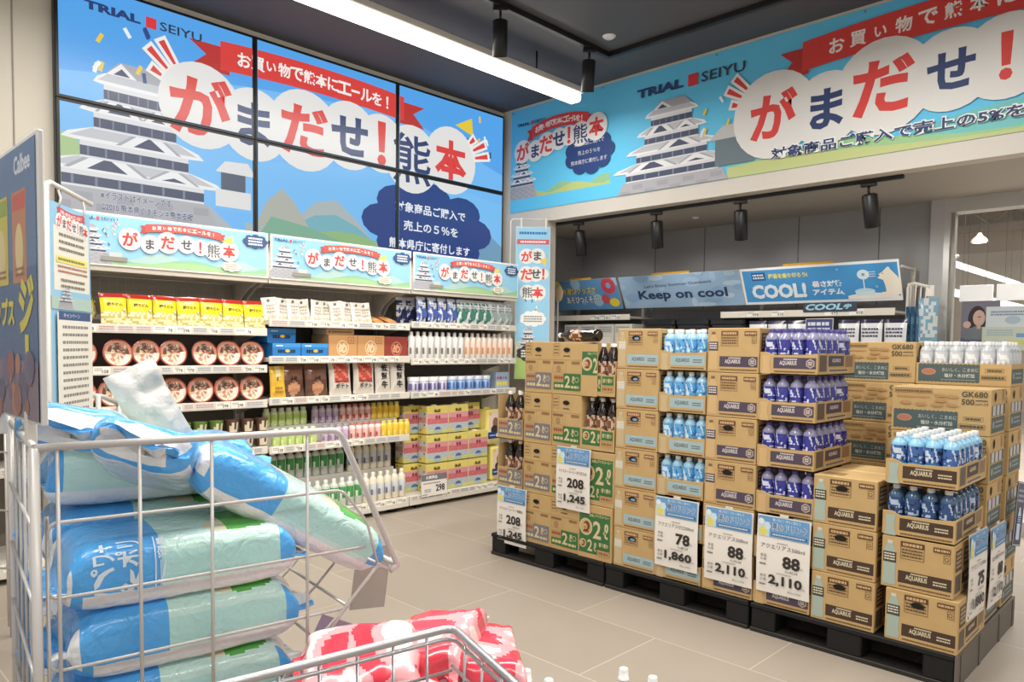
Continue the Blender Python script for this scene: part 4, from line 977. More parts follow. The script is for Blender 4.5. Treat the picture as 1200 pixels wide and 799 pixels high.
def green_front(a, w=GW, full=True):
    if full:
        a.rect(w * .04, .03, w * .96, .262, GRN); a.text('水出しアイスコーヒー', w * .34, .24, .018, CRM, w=w * .58, bold=.03)
        face_mark(a, w * .24, .178, .046); a.text('2', w * .46, .12, .1, CRM, w=w * .24, bold=.02); a.text('ℓ', w * .76, .13, .085, CRM, w=.036, bold=.02)
    else: a.rect(w * .04, .03, w * .58, .118, GRN)
    face_mark(a, w * .16, .082, .024); a.text('2', w * .30, .044, .066, CRM, w=w * .15, bold=.02); a.text('ℓ', w * .49, .048, .05, CRM, w=.018, bold=.02)
    a.rect(w * .62, .068, w * .95, .116, GRN); a.text('香り豊か', w * .64, .08, .024, CRM, w=w * .28, bold=.02); a.rect(w * .60, .028, w * .96, .062, M_CARD); a.frame(w * .62, .03, w * .95, .06, .0016, (150, 96, 56)); a.lines(w * .64, .034, w * .93, .056, 1, (150, 96, 56), .35)
def green_carton():
    m = MB(); m.box(0, GW, 0, KD, 0, KH, M_CARD, .003); green_front(front(m, 0, -.0002)); o = m.build('coffee_carton'); return o
def coffee_tray(w, band):
    def f():
        t = thing('coffee_tray'); m = MB(); th = .125; d = KD; t0 = .005
        m.box(0, w, 0, d, 0, t0, M_CARD2); hs = jagged(8, th, .006, 5)
        for i in range(8):
            x0, x1 = w * i / 8, w * (i + 1) / 8; m.mesh([(x0, 0, 0), (x1, 0, 0), (x1, 0, hs[i + 1]), (x0, 0, hs[i]), (x0, t0, 0), (x1, t0, 0), (x1, t0, hs[i + 1]), (x0, t0, hs[i])], [(0, 1, 2, 3), (5, 4, 7, 6), (3, 2, 6, 7)], [M_CARD, M_CARD2, M_CARDE])
        m.box(0, t0, t0, d, 0, KH - .03, M_CARD); m.box(w - t0, w, t0, d, 0, .2, M_CARD); m.box(t0, w - t0, d - t0, d, 0, KH - .01, M_CARD2)
        a = front(m, 0, -.0003); band(a); m.build('cut_box', t)
        m = MB(); m.box(.002, w - .002, .002, d - .002, -.0005, .0005, M_CARD); m.build('bottom_flap', t)
        return t
    return f
def coffee_bottle():
    t = thing('coffee_bottle'); r = .0362; Dk = mat('coffee_dark', (30, 19, 15), .12, noise_amt=.05, coat=.6); lb_ = gloss((120, 76, 58)); l2 = gloss((206, 178, 150)); l3 = gloss((44, 30, 26)); rr = random.Random(5)
    m = MB(); m.lathe([(r * .82, 0), (r, .008), (r * .97, .03), (r, .05), (r * .97, .07), (r, .1), (r, .19), (r * .96, .21), (r * .6, .245), (r * .36, .265), (r * .36, .272)], Dk, 16); m.build('bottle_body', t)
    m = MB(); m.lathe([(r * 1.015, .105 + k * .011) for k in range(9)], lambda i, j: l2 if noise.noise((j * .5, i * .45, 2.)) > .12 else l3 if i in (0, 7) else lb_, 24, None, (False, False)); m.build('label', t)
    m = MB(); m.lathe([(r * .4, .272), (r * .4, .288), (r * .36, .291)], mat('cap_efeeec', (238, 236, 232), .35), 12); m.build('cap', t)
    return t
KG, KGR, KGB = Proto(coffee_carton(GREY), 'coffee carton'), Proto(coffee_carton(GRN), 'coffee carton'), Proto(green_carton, 'coffee carton')
KT0 = Proto(coffee_tray(.222, lambda a: coffee_band(a, GREY)), 'cut carton'); KT3 = Proto(coffee_tray(GW, lambda a: green_front(a, GW, False)), 'cut carton'); COF = Proto(coffee_bottle, 'coffee bottle')
KP = .305; L4 = ('bottom', 'second lowest', 'third lowest', 'topmost')
y0, y1, y2, y3 = 3.335, 3.106, 2.882, 2.657
KG.put((FX + .01, y0, Z0), 'grey label coffee carton at the shelf end of the pallet, bottom one', 'grey label coffee cartons', FACE_AISLE)
for k in (1, 2):
    KT0.put((FX + .01, y0 + .004 * k, Z0 + k * KP), f'cut-open grey label coffee carton, {("", "lower", "upper")[k]} one', 'cut coffee cartons', FACE_AISLE)
    for c in range(2):
        for r_ in range(2): COF.put((FX + .062 + r_ * .085, y0 + .004 * k - .066 - c * .088, Z0 + k * KP + .006), f'coffee bottle in {("", "lower", "upper")[k]} grey label carton, {ORD[r_]} row, {("shelf side", "green carton side")[c]}', 'coffee bottles in grey label cartons')
for k in range(4): KG.put((FX + .004, y1 + jit(k), Z0 + k * KP), f'grey label coffee carton beside the cut-open ones, {L4[k]} of its stack', 'grey label coffee cartons', FACE_AISLE)
for k in range(4): KGR.put((FX + .004, y2 + jit(k + 1), Z0 + k * KP), f'green label coffee carton, {L4[k]} of its stack', 'green label coffee cartons', FACE_AISLE)
KGB.put((FX - .004, y3 + .004, Z0), 'big green fronted coffee carton, bottom one', 'big green coffee cartons', FACE_AISLE); KGB.put((FX + .004, y3, Z0 + KP), 'big green fronted coffee carton, second from the floor', 'big green coffee cartons', FACE_AISLE)
for k in (2, 3):
    KT3.put((FX + .006, y3 + .002 * k, Z0 + k * KP), f'cut-open green coffee carton, {("lower", "upper")[k - 2]} one', 'cut coffee cartons', FACE_AISLE)
    for c in ((0, 1, 2) if k == 2 else (1, 2)):
        for r_ in range(2): COF.put((FX + .052 + r_ * .082, y3 + .002 * k - .045 - c * .074, Z0 + k * KP + .006), f'coffee bottle in the {("lower", "upper")[k - 2]} green carton, {ORD[r_]} row, {ORD[2 - c]} from the pale blue cartons', 'coffee bottles in green cartons')
# the uncut half of the upper green carton stays in front of its bottles
m = MB(); m.box(0, .115, 0, .004, .0, .292, M_CARD); a = front(m, 0, -.0003); a.rect(.006, .118, .113, .25, GRN); a.text('水出しアイス', .045, .232, .014, CRM, w=.066, bold=.02); face_mark(a, .042, .18, .036); a.text('2', .085, .13, .085, CRM, w=.03, bold=.02)
o = m.build('carton_flap', None, (FX - .0005, y3 + .005, Z0 + 3 * KP + .001), FACE_AISLE); tag(o, 'uncut cardboard half with green print before the upper coffee bottles', 'carton flap')
COF.put((FX + .10, 2.61, Z0 + 4 * KP + .038), 'large coffee bottle lying on its side on the coffee cartons', rot=(-PI / 2, 0, .06))

# ---- salt drink cartons (long side to the aisle)
def gk_front(a, w, full):
    gd_ = (76, 92, 92); br_ = (150, 112, 74); dk = (84, 78, 62)
    n = 30
    top = .098
    a.poly([(.01, .016)] + [(.01 + (w * .66) * i / n, .016 - (.004 if i % 2 else 0)) for i in range(n + 1)] + [(.01 + w * .66 * (n - i) / n, top + (.004 if i % 2 else 0)) for i in range(n + 1)], gd_)
    a.disc(.056, .062, .032, (196, 150, 116), .016); a.disc(.056, .062, .029, (176, 116, 92), .013); a.text('おいしく、こまめに', .115, .064, .018, (196, 200, 190), w=.155); a.text('塩分・水分補給', .125, .036, .019, (206, 208, 198), w=.13, bold=.02); a.lines(.11, .021, .26, .028, 1, (140, 150, 146), .3)
    a.frame(w * .74, .064, w * .93, .082, .0012, dk); a.lines(w * .76, .067, w * .91, .079, 1, dk, .3); a.frame(w * .70, .03, w * .95, .05, .0012, dk); a.lines(w * .71, .033, w * .94, .047, 1, dk, .3, 4)
    if full:
        a.text('GK680', w * .715, .168, .026, dk, w=w * .25, bold=.02); a.text('500', w * .715, .134, .026, dk, w=w * .125, bold=.02); a.text('ml×24', w * .85, .134, .011, dk, w=w * .12); a.rect(w * .85, .153, w * .965, .157, dk)
        a.frame(.012, .176, .17, .196, .0012, (120, 92, 60)); a.lines(.016, .18, .166, .192, 1, (120, 92, 60), .3); a.lines(.02, .155, .16, .168, 1, (190, 146, 96), .3)
        for u, v in ((.2, .17), (.06, .132), (.125, .128), (.19, .126), (.25, .13), (.25, .168), (.205, .148)): a.disc(u, v, .026, (176, 136, 92), .008, 14); a.disc(u, v, .023, (192, 152, 100), .006, 14); a.lines(u - .018, v - .003, u + .018, v + .003, 1, (160, 116, 74), .3)
def gk_side(a, d, full):
    gd_ = (76, 92, 92)
    a.rect(.012, .014, d - .012, .082, gd_); a.disc(.05, .05, .017, (150, 156, 150)); a.lines(.085, .03, .22, .07, 2, (150, 160, 156), .5)
    if full:
        a.rect(.012, .088, d - .012, .135, (92, 82, 70)); 
        for i in range(3): a.rect(.03 + i * .07, .09, .075 + i * .07, .134, (206, 208, 212)); a.rect(.05 + i * .07, .09, .054 + i * .07, .134, (60, 56, 60))
        a.rect(.2, .15, .25, .2, (176, 140, 96))
def gk_carton():
    m = MB(); w, h, d = .40, .205, .27; m.box(0, w, 0, d, 0, h, M_CARD, .003); gk_front(front(m, 0, -.0002), w, True); gk_side(rside(m, w + .0002), d, True)
    a = topface(m, h + .0002); a.rect(0, d / 2 - .025, w, d / 2 + .025, (214, 184, 130)); o = m.build('salt_drink_carton')
    m = MB(); a = rside(m, w + .003); a.disc(.06, .172, .013, M_DARK, .02); m.build('hand_hole', o)
    return o
def gk_tray():
    t = thing('carton_tray'); m = MB(); w, d, th, t0 = .40, .27, .105, .005
    m.box(0, w, 0, d, 0, t0, M_CARD2)
    for x0, x1, ya, yb in ((0, w, 0, t0), (0, w, d - t0, d), (0, t0, t0, d - t0), (w - t0, w, t0, d - t0)): m.box(x0, x1, ya, yb, t0, th, M_CARD)
    gk_front(front(m, 0, -.0003), w, False); gk_side(rside(m, w + .0003), d, False); m.build('cut_box', t)
    m = MB(); m.box(.002, w - .002, .002, d - .002, -.0005, .0005, M_CARD); m.build('bottom_flap', t)
    return t
GK, GKT = Proto(gk_carton, 'drink carton'), Proto(gk_tray, 'cut carton'); GP = .2065
L5 = ('bottom', 'second lowest', 'middle', 'second highest', 'topmost')
for k in range(5): GK.put((3.726, 1.157 + jit(k), Z0 + k * GP), f'long salt drink carton right behind the corner stack, {L5[k]} one', 'long salt drink cartons', FACE_AISLE)
for k in range(6): GK.put((4.05, 1.557 + jit(k), Z0 + k * GP), f'long salt drink carton behind the violet stack, {LEVEL[k]} one', 'long salt drink cartons', FACE_AISLE)
for k in range(5): GK.put((4.05, 1.150 + jit(k + 2), Z0 + k * GP), f'long salt drink carton under the clear bottles, {L5[k]} one', 'long salt drink cartons', FACE_AISLE)
GKT.put((4.05, 1.152, Z0 + 5 * GP), 'cut-open long salt drink carton with clear bottles', 'cut cartons', FACE_AISLE)
for c in range(6):
    for r_ in range(4): CLEARB.put((4.05 + .036 + r_ * .066, 1.152 - .036 - c * .0655, Z0 + 5 * GP + .006), f'clear white capped bottle, {ORD[r_]} row, {ORD[c]} from the violet stack', 'clear bottles in cut carton')

# ---- price cards
def drink_card(name, price, case, tax1, tax2):
    def f():
        w, h = .25, .36
        m = MB(); nv = 10   # gently bowed card
        for j in range(nv):
            for s in (0, 1):
                z0, z1 = h * j / nv, h * (j + 1) / nv; bw = lambda z: -.006 * math.sin(PI * z / h)
                p = [(0, bw(z0) + .0015 * s, z0), (w, bw(z0) + .0015 * s, z0), (w, bw(z1) + .0015 * s, z1), (0, bw(z1) + .0015 * s, z1)]; m.poly(p if not s else p[::-1], M_PAPER)
        o = m.build('price_card')
        m = MB(); a = front(m, 0, -.0066)
        a.rect(.006, h - .098, w - .006, h - .004, (104, 158, 206)); a.rect(.006, h - .098, .06, h - .03, (196, 216, 226)); a.disc(.03, h - .075, .02, (226, 214, 110), .022); a.disc(.02, h - .03, .014, (226, 236, 240)); a.disc(.05, h - .05, .016, (206, 226, 238))
        a.text('暑い日に！冷たく飲もう', .075, h - .022, .013, (236, 242, 248), w=.13); 
        a.text('夏のドリンク', .073, h - .064, .033, (36, 74, 134), w=.161, bold=.005, halo=((240, 244, 248), .04))
        a.rect(.07, h - .090, .236, h - .076, (50, 86, 132)); a.lines(.075, h - .088, .23, h - .078, 1, (196, 212, 228), .2)
        a.text(name, .022, h - .15, .020, (70, 66, 64), w=.205); a.lines(.1, h - .124, .15, h - .118, 1, (150, 146, 142), .3)
        a.text(price, .208, h - .232, .058, (52, 46, 44), w=.041 * len(price), al='r', bold=.038); a.text('円', .21, h - .226, .01, (90, 84, 80)); a.text('税込', .14, h - .250, .010, (110, 104, 100)); a.text(tax1, .198, h - .250, .012, (90, 84, 80), al='r')
        a.text(case, .220, h - .322, .052, (52, 46, 44), w=.158, al='r', bold=.038); a.text('円', .222, h - .316, .01, (90, 84, 80)); a.text('税込' + tax2, .215, h - .342, .012, (110, 104, 100), al='r')
        for v, tx in ((h - .21, '単品価格'), (h - .305, '箱売価格')):
            for q in range(4): a.text(tx[q], .028 + (q % 2) * .016, v + (1 - q // 2) * .017, .013, (120, 114, 110), al='c', bold=.01); a.back()
            a.lines(.018, v - .022, .05, v - .012, 1, (100, 96, 92), .3)
        a.lines(.10, h - .262, .17, h - .257, 1, (160, 156, 150), .2)
        m.build('printed_face', o)
        m = MB(); m.box(w / 2 - .02, w / 2 + .02, -.001, .003, h - .002, h + .012, mat('clear_tape', (230, 224, 206), .2), 0); m.build('tape', o)
        return o
    return f
X_ = FX - .010
Proto(drink_card('マイスターコーヒー無糖2L', '208', '1,245', '224.64', '1,344.6'), 'price card').put((X_ + .004, 3.315, .092), 'white price card low on the coffee cartons by the shelf end', 'white drink price cards', FACE_AISLE)
Proto(drink_card('マイスターコーヒー甘さ控えめ', '208', '1,245', '224.64', '1,344.6'), 'price card').put((X_ - .002, 2.822, .392), 'white price card hanging midway up the green label coffee cartons', 'white drink price cards', FACE_AISLE)
Proto(drink_card('アクエリアスゼロ500ml', '78', '1,860', '84.24', '2,008.8'), 'price card').put((X_, 2.139, .203), 'white price card on the pale blue bottle trays', 'white drink price cards', FACE_AISLE)
pc = Proto(drink_card('アクエリアス500ml', '88', '2,110', '95.04', '2,278.8'), 'price card')
pc.put((X_, 1.850, .198), 'white price card on the closed violet band cartons', 'white drink price cards', FACE_AISLE); pc.put((X_, 1.578, .203), 'white price card on the cut-open violet trays', 'white drink price cards', FACE_AISLE)
Proto(drink_card('アクエリアス500ml', '75', '1,800', '81.00', '1,944.0'), 'price card').put((3.385, .745, .235), 'white price card on the side of the brown label corner stack', 'white drink price cards', -.04)
Proto(drink_card('塩分補給水500ml', '88', '2,110', '95.04', '2,278.8'), 'price card').put((3.735, .742, .205), 'white price card on the side of the long salt drink cartons', 'white drink price cards', -.02)
m = MB(); m.box(0, .12, 0, .003, 0, .30, mat('pop_card_navy', (44, 46, 84), .4), .001); a = front(m, 0, -.0004); a.frame(.004, .004, .116, .296, .003, (236, 238, 244)); a.lines(.02, .2, .1, .27, 3, (170, 178, 206), .5); mini_bottle(a, .06, .03, .15, .05, (240, 240, 240), (206, 222, 240), (70, 90, 170))
o = m.build('shelf_talker', None, (4.03, .715, .44), -.1, (0, .18, -.1)); tag(o, 'small navy advertising card with white rim beyond the salt drink price card', 'card')

# ------------------------------------------------------------------ alcove: shelf unit with tilted signs
AX = 5.95
t = thing('alcove_shelf', 'white shelf unit along the grey alcove wall', 'shelf', (AX, 5.24, 0), FACE_AISLE)
m = MB(); m.box(0, 3.40, .42, .44, 0, 1.70, mat('alcove_back', (136, 136, 140), .6)); m.build('back_panel', t)
for x in (0., .86, 2.13, 3.37):
    m = MB(); m.box(x, x + .03, .39, .43, 0, 1.98, M_SHELF, .003); m.box(x + .005, x + .025, .12, .40, 1.955, 1.975, M_SHELF, .002); m.build('post', t)
for z in (.3, .75, 1.20): m = MB(); m.box(0, 3.40, 0, .42, z, z + .025, M_SHELF, .003); m.build('shelf_board', t)
for x0, x1 in ((.0, .98), (1.95, 3.38)):
    m = MB(); m.box(x0, x1, .03, .42, 1.61, 1.63, M_SHELF, .002); s = m.build('shelf_board', t)
    m = MB(); m.box(x0, x1, .02, .03, 1.595, 1.65, M_RAIL, .002); a = front(m, 1.597, .0185)
    for x in ((.5, .62, .76) if x0 == 0 else (2.2, 2.42, 2.86, 3.05)): a.rect(x, .004, x + .11, .05, (240, 238, 232)); a.lines(x + .004, .03, x + .06, .046, 2, (120, 120, 124)); a.text('598' if x < 1 else '498', x + .105, .008, .026, (70, 68, 66), al='r')
    m.build('price_rail', s)
def alcove_sign(w, draw):
    def f():
        t = thing('header_sign'); h = .325
        m = MB(); m.box(0, w, 0, .006, 0, h, M_PAPER, .001); m.build('board', t)
        m = MB(); a = front(m, 0, -.0004, clip=(0, 0, w, h)); draw(a, w, h); m.build('printed_picture', t)
        m = MB(); m.box(w * .3, w * .62, .004, .03, h - .006, h + .014, mat('yellow_clip', (206, 160, 60), .4), .003); m.build('top_clip', t)
        return t
    return f
def s_play(a, w, h):
    a.rect(0, 0, w, h, (92, 142, 190)); r = random.Random(2)
    for i in range(9): a.disc(r.uniform(0, w), r.uniform(0, h), r.uniform(.03, .09), ((120, 168, 206), (74, 124, 176), (150, 190, 214))[i % 3], n=14)
    a.disc(.06, .27, .07, (226, 206, 80)); a.disc(.73, .25, .085, (196, 66, 84)); a.disc(.73, .25, .03, (120, 168, 206)); a.disc(.66, .11, .05, (196, 80, 96)); a.disc(.76, .07, .06, (226, 206, 60), .045)
    for t_, u, v, hh, ww in (('水遊びグッズで', .12, .17, .07, .44), ('あそびつくそう!', .15, .07, .075, .42)):
        a.text(t_, u, v, hh + .008, (36, 60, 96), w=ww + .01, bold=.09); a.text(t_, u + .004, v + .004, hh, (234, 216, 84) if v > .1 else (240, 240, 236), w=ww, bold=.02)
def s_keep(a, w, h):
    a.rect(0, 0, w, h, (146, 178, 208)); r = random.Random(5)
    for i in range(26): a.disc(r.uniform(0, w), r.uniform(0, h), r.uniform(.03, .11), ((160, 190, 216), (134, 168, 204), (176, 200, 222), (152, 182, 210))[i % 4], r.uniform(.02, .05), 14)
    a.text("Let's Enjoy Summer Outdoors", w * .22, h * .60, .036, (52, 70, 104), w=w * .56, ang=.03); a.text('Keep on cool', w * .15, h * .19, .115, (40, 60, 98), w=w * .74, bold=.03)
def s_cool(a, w, h):
    a.rect(0, 0, w, h, (232, 238, 242)); a.rect(.02, .022, w - .012, h - .02, (72, 152, 214)); r = random.Random(7)
    for i in range(12): a.disc(r.uniform(.05, w), r.uniform(.05, h - .04), .01, (140, 196, 232), n=6)
    a.rect(.10, .215, .22, .285, (44, 84, 140)); a.lines(.11, .225, .21, .275, 2, (216, 228, 240), .4); a.text('猛暑を乗り切ろう!', .245, .225, .045, (232, 222, 110), w=.33, bold=.04)
    for dx, c in ((.004, (50, 110, 176)), (0, (226, 238, 246))): a.text('COOL!', .08 + dx, .05 - dx, .13, c, w=.47, bold=.05)
    a.text('暑さ対策', .60, .135, .052, (238, 244, 248), w=.24, bold=.04); a.text('アイテム', .60, .065, .052, (238, 244, 248), w=.24, bold=.04)
    a.poly([(.87, .02), (.87, .05), (1.0, .075), (1.2, .06), (w - .012, .035), (w - .012, .022), (.87, .022)], (240, 240, 232))
    a.disc(1.0, .085, .075, (190, 220, 236), .024); a.rect(.93, .05, 1.07, .085, (206, 230, 240)); a.rect(.995, .1, 1.003, .2, (226, 238, 244)); a.disc(1.0, .22, .045, (214, 232, 242), .04); a.disc(1.0, .22, .012, (110, 160, 190)); 
    for k in range(3): a.rect(1.03, .20 + k * .018, 1.09, .205 + k * .018, (226, 238, 246))
    a.poly([(1.10, .04), (1.12, .07), (1.155, .075), (1.15, .13), (1.14, .17), (1.105, .185), (1.11, .215), (1.14, .235), (1.165, .26), (1.2, .25), (1.245, .19), (1.27, .11), (1.262, .06), (1.23, .04)], (244, 238, 224)); a.disc(1.182, .258, .014, (244, 238, 224)); a.disc(1.14, .222, .004, (60, 56, 56), n=8); a.disc(1.112, .205, .006, (60, 56, 56), n=8)
TILT = -.45
for w, y, draw, lb in ((.84, 5.235, s_play, 'blue header sign with yellow writing and toy pictures'), (1.262, 4.362, s_keep, 'pale blue header sign reading Keep on cool'), (1.262, 3.092, s_cool, 'bright blue header sign with a white bear and big cool lettering')):
    o = Proto(alcove_sign(w, draw), 'sign').put((6.05, y, 1.71), lb, 'alcove header signs'); o.rotation_euler = (-TILT, 0, FACE_AISLE)
# goods under the signs
def white_box():
    m = MB(); m.box(0, .205, 0, .2, 0, .33, mat('white_carton', (226, 224, 216), .5), .004); a = front(m, 0, -.0003); a.rect(.01, .24, .195, .32, (206, 206, 200)); a.lines(.02, .25, .18, .31, 3, (140, 140, 140)); a.rect(.03, .05, .17, .2, (238, 236, 230)); return m.build('appliance_box')
wb = Proto(white_box, 'box')
for i in range(4): wb.put((AX + .06, 5.12 - i * .218, 1.226), f'tall white box under the toy sign, {ORD[i]} from the hanging vertical banner', 'tall white boxes', FACE_AISLE)
def cooler():
    t = thing('cool_box'); m = MB(); m.box(0, .33, 0, .24, 0, .34, mat('cooler_black', (40, 42, 46), .4), .03); m.build('box_body', t)
    m = MB(); m.box(.03, .30, -.006, .0, .08, .26, mat('cooler_grey', (120, 124, 128), .4), .01); m.build('front_plate', t)
    m = MB(); m.box(-.004, .334, -.006, .246, .30, .375, mat('cooler_lid', (30, 32, 36), .4), .02); m.build('lid', t)
    return t
cl_ = Proto(cooler, 'cool box')
for i in range(3): cl_.put((AX + .06, 4.12 - i * .352, 1.226), f'black cool box under the pale blue sign, {ORD[i]} from the tall white boxes', 'black cool boxes', FACE_AISLE)
def wet_pack():
    m = MB(); A, Bc, D = gloss((236, 238, 240)), gloss((176, 206, 226)), gloss((46, 44, 72))
    pillow(m, .16, .34, .05, lambda u, v, s: D if v > .9 else Bc if v < .45 and (u > .55 or v < .2) else A, 8, 12); o = m.build('cooling_pack')
    a = MB(); f = front(a, 0, -.029); f.lines(-.06, .2, .06, .28, 3, (70, 80, 110), .5); f.disc(.03, .08, .035, (232, 200, 140), .05); a.build('lettering', o); return o
wp = Proto(wet_pack, 'cooling pack')
for i, y in enumerate((2.95, 2.78, 2.61)): wp.put((AX + .05, y, 1.226), f'white cooling pack between the cool boxes and the promotion card, {ORD[i]} from the cool boxes', 'white cooling packs', FACE_AISLE)
for i, y in enumerate((2.20, 2.03, 1.86)): wp.put((AX + .05, y, 1.226), f'white cooling pack between the promotion card and the wire rack, {ORD[i]} from the card', 'white cooling packs', FACE_AISLE)
m = MB(); m.box(0, .22, 0, .003, 0, .35, M_PAPER); a = front(m, 0, -.0004); a.rect(.004, .004, .216, .346, (60, 70, 120)); a.rect(.012, .05, .208, .22, (226, 196, 70)); a.lines(.02, .07, .2, .21, 4, (60, 70, 120), .4); a.lines(.02, .24, .2, .33, 2, (216, 220, 236), .4)
o = m.build('promotion_card', None, (AX - .005, 2.52, 1.227), FACE_AISLE); tag(o, 'yellow and navy promotion card between the white cooling packs', 'card')
m = MB(); m.box(0, .42, 0, .003, 0, .075, mat('cool_strip', (52, 58, 76), .5)); a = front(m, 0, -.0004); a.text('COOL※', .02, .014, .05, (150, 206, 226), w=.36, bold=.04, shear=.2)
o = m.build('shelf_sign', None, (AX + .012, 2.55, 1.63), FACE_AISLE); tag(o, 'dark strip reading cool above the promotion card', 'sign')
# wire rack with hanging blue bags
t = thing('wire_rack', 'white wire rack at the end of the alcove shelf', 'rack', (6.1, 1.815, 0), FACE_AISLE)
m = MB(); m.tube([(0, 0, 0), (0, 0, 1.80), (.012, 0, 1.83), (.05, 0, 1.835), (.15, .0, 1.80)], .011, M_WHITE, 8); m.build('frame', t)
m = MB(); m.tube([(0, .3, 0), (0, .3, 1.83)], .011, M_WHITE, 8); m.tube([(0, 0, 1.83), (0, .3, 1.83)], .008, M_WHITE, 6); m.build('rear_post', t)
for i in range(4): m = MB(); m.tube([(.02 + i * .035, 0, 1.82), (.02 + i * .035, -.01, 1.62)], .004, M_WHITE, 5); m.build('hook', t)
def hang_bag(A, B):
    def f():
        m = MB(); pillow(m, .13, .42, .022, lambda u, v, s: A if noise.noise((u * 5, v * 9, 1)) > -.05 else B, 8, 16, wr=.008, seed=3); return m.build('hanging_bag')
    return f
hb = Proto(hang_bag(gloss((92, 132, 160)), gloss((60, 100, 136))), 'bag'); hb2 = Proto(hang_bag(gloss((206, 214, 216)), gloss((120, 166, 190))), 'bag')
for i in range(3): hb.put((6.1 + .005 * i, 1.782 - i * .034, 1.24), f'blue bag hanging in the wire rack, {ORD[i]} from its post', 'bags in the wire rack', rz=-.35)
hb2.put((6.085, 1.665, 1.30), 'silvery bag hanging at the front of the wire rack', 'bags in the wire rack', rz=-1.3)
m = MB(); m.box(0, .05, 0, .004, 0, .08, M_PAPER, .001); o = m.build('hook_tag', None, (6.09, 1.685, 1.735), -1.3); tag(o, 'small white tag above the silvery hanging bag', 'tag')
# round paddle fan standing between the banner and the sign
t = thing('paddle_fan', 'cream oval paddle fan on a stick before the toy sign', 'fan', (5.76, 5.0, 0), FACE_AISLE)
m = MB(); m.lathe([(.001, -.004), (.055, -.004), (.058, 0), (.055, .004), (.001, .004)], mat('fan_cream', (222, 200, 160), .5), 22, Matrix.Translation((0, 0, 1.86)) @ Matrix.Diagonal((1.15, 1, 1.5, 1)) @ Matrix.Rotation(PI / 2, 4, 'X')); m.build('blade', t)
m = MB(); m.tube([(0, 0, 0), (0, 0, 1.80)], .008, M_WHITE, 6); m.build('stick', t)
m = MB(); m.lathe([(.14, 0), (.14, .012), (.02, .02)], M_WHITE, 18); m.build('foot', t)
# posters on the glass
def poster(w, h, draw, name='window_poster'):
    m = MB(); m.box(0, w, 0, .002, 0, h, M_PAPER); draw(front(m, 0, -.0003), w, h); return m.build(name)
def d_woman(a, w, h):
    a.rect(0, 0, w, h, (120, 118, 134)); a.rect(0, 0, w, h * .3, (92, 92, 128)); a.disc(w * .42, h * .66, .06, (48, 40, 44), .1); a.poly([(w * .1, h * .28), (w * .22, h * .48), (w * .45, h * .55), (w * .75, h * .46), (w * .9, h * .28)], (112, 124, 128)); a.disc(w * .47, h * .68, .04, (206, 172, 160), .06); a.rect(w * .42, h * .48, w * .52, h * .58, (200, 166, 152)); a.disc(w * .16, h * .56, .026, (206, 172, 160)); a.disc(w * .455, h * .70, .005, (60, 48, 48), n=8); a.disc(w * .5, h * .70, .005, (60, 48, 48), n=8); a.rect(w * .455, h * .645, w * .5, h * .652, (170, 90, 90)); a.lines(w * .1, h * .05, w * .9, h * .2, 2, (200, 204, 220), .4)
o = poster(.25, .40, d_woman); o.location = (6.446, 1.535, 1.31); o.rotation_euler = (0, 0, FACE_AISLE); tag(o, 'poster of a person with dark hair on the glass', 'poster')
def d_white(a, w, h): a.rect(0, 0, w, h, (206, 216, 222)); a.lines(.03, .08, w - .03, h - .03, 2, (120, 140, 170), .4); a.disc(w * .5, .05, .05, (170, 190, 206), .03)
o = poster(.34, .15, d_white); o.location = (6.440, 1.372, 1.515); o.rotation_euler = (0, 0, FACE_AISLE); tag(o, 'white notice overlapping the dark haired portrait on the glass', 'poster')
def d_green(a, w, h): a.rect(0, 0, w, h, (196, 206, 190)); a.rect(w * .6, h * .55, w, h * .72, (110, 160, 200)); a.rect(w * .45, h * .25, w, h * .42, (206, 206, 110)); a.lines(.03, h * .6, w * .55, h * .9, 3, (160, 180, 190), .4)
o = poster(.36, .17, d_green); o.location = (6.436, 1.392, 1.345); o.rotation_euler = (0, 0, FACE_AISLE); tag(o, 'pale green notice at the bottom of the glass posters', 'poster')
def hall_reflection():  # white panels made up to stand for bright reflections in the glass
    t = thing('hanging_board'); m = MB(); m.box(0, .27, 0, .03, 0, .15, mat('board_white', (240, 242, 244), .4, emit=0), .003); m.build('panel', t)
    for x in (.06, .21): m = MB(); m.tube([(x, .015, .15), (x, .015, 2.4)], .0025, M_BLKMET, 5); m.build('wire', t)
    return t
hg = Proto(hall_reflection, 'board'); hg.put((8.0, 1.93, 1.80), 'white board hung beyond the glass above the dark haired portrait', 'white hanging boards', FACE_AISLE); hg.put((8.0, 1.63, 1.80), 'white board hung beyond the glass, farther from the pillar', 'white hanging boards', FACE_AISLE)

# ------------------------------------------------------------------ banners on poles
t = thing('vertical_banner', 'vertical campaign banner hanging beside the room corner', 'banner', (4.93, 4.80, 0), -PI / 4 + .02)
bw, z0, z1 = .315, 1.02, 2.42
m = MB(); m.box(0, bw, 0, .003, z0, z1, M_PAPER)
a = front(m, z0, -.0003); H_ = z1 - z0; a.rect(.004, .004, bw - .004, H_ - .004, (150, 204, 234)); a.lines(.03, H_ - .07, bw - .03, H_ - .045, 1, (40, 110, 176), .1, 5)
a.rect(.01, H_ - .16, bw - .01, H_ - .115, (206, 88, 96)); a.lines(.04, H_ - .15, bw - .04, H_ - .125, 1, (240, 226, 226), .3)
slogan(a, (('が', .10, H_ - .27, .10, RED), ('ま', .20, H_ - .265, .085, (76, 78, 84)), ('だ', .10, H_ - .435, .105, RED), ('せ', .185, H_ - .43, .085, (76, 78, 84)), ('！', .255, H_ - .43, .10, RED), ('熊', .11, H_ - .60, .10, (76, 78, 84)), ('本', .205, H_ - .60, .10, RED)), (.07, .07, .075, .07, .05, .07, .075))
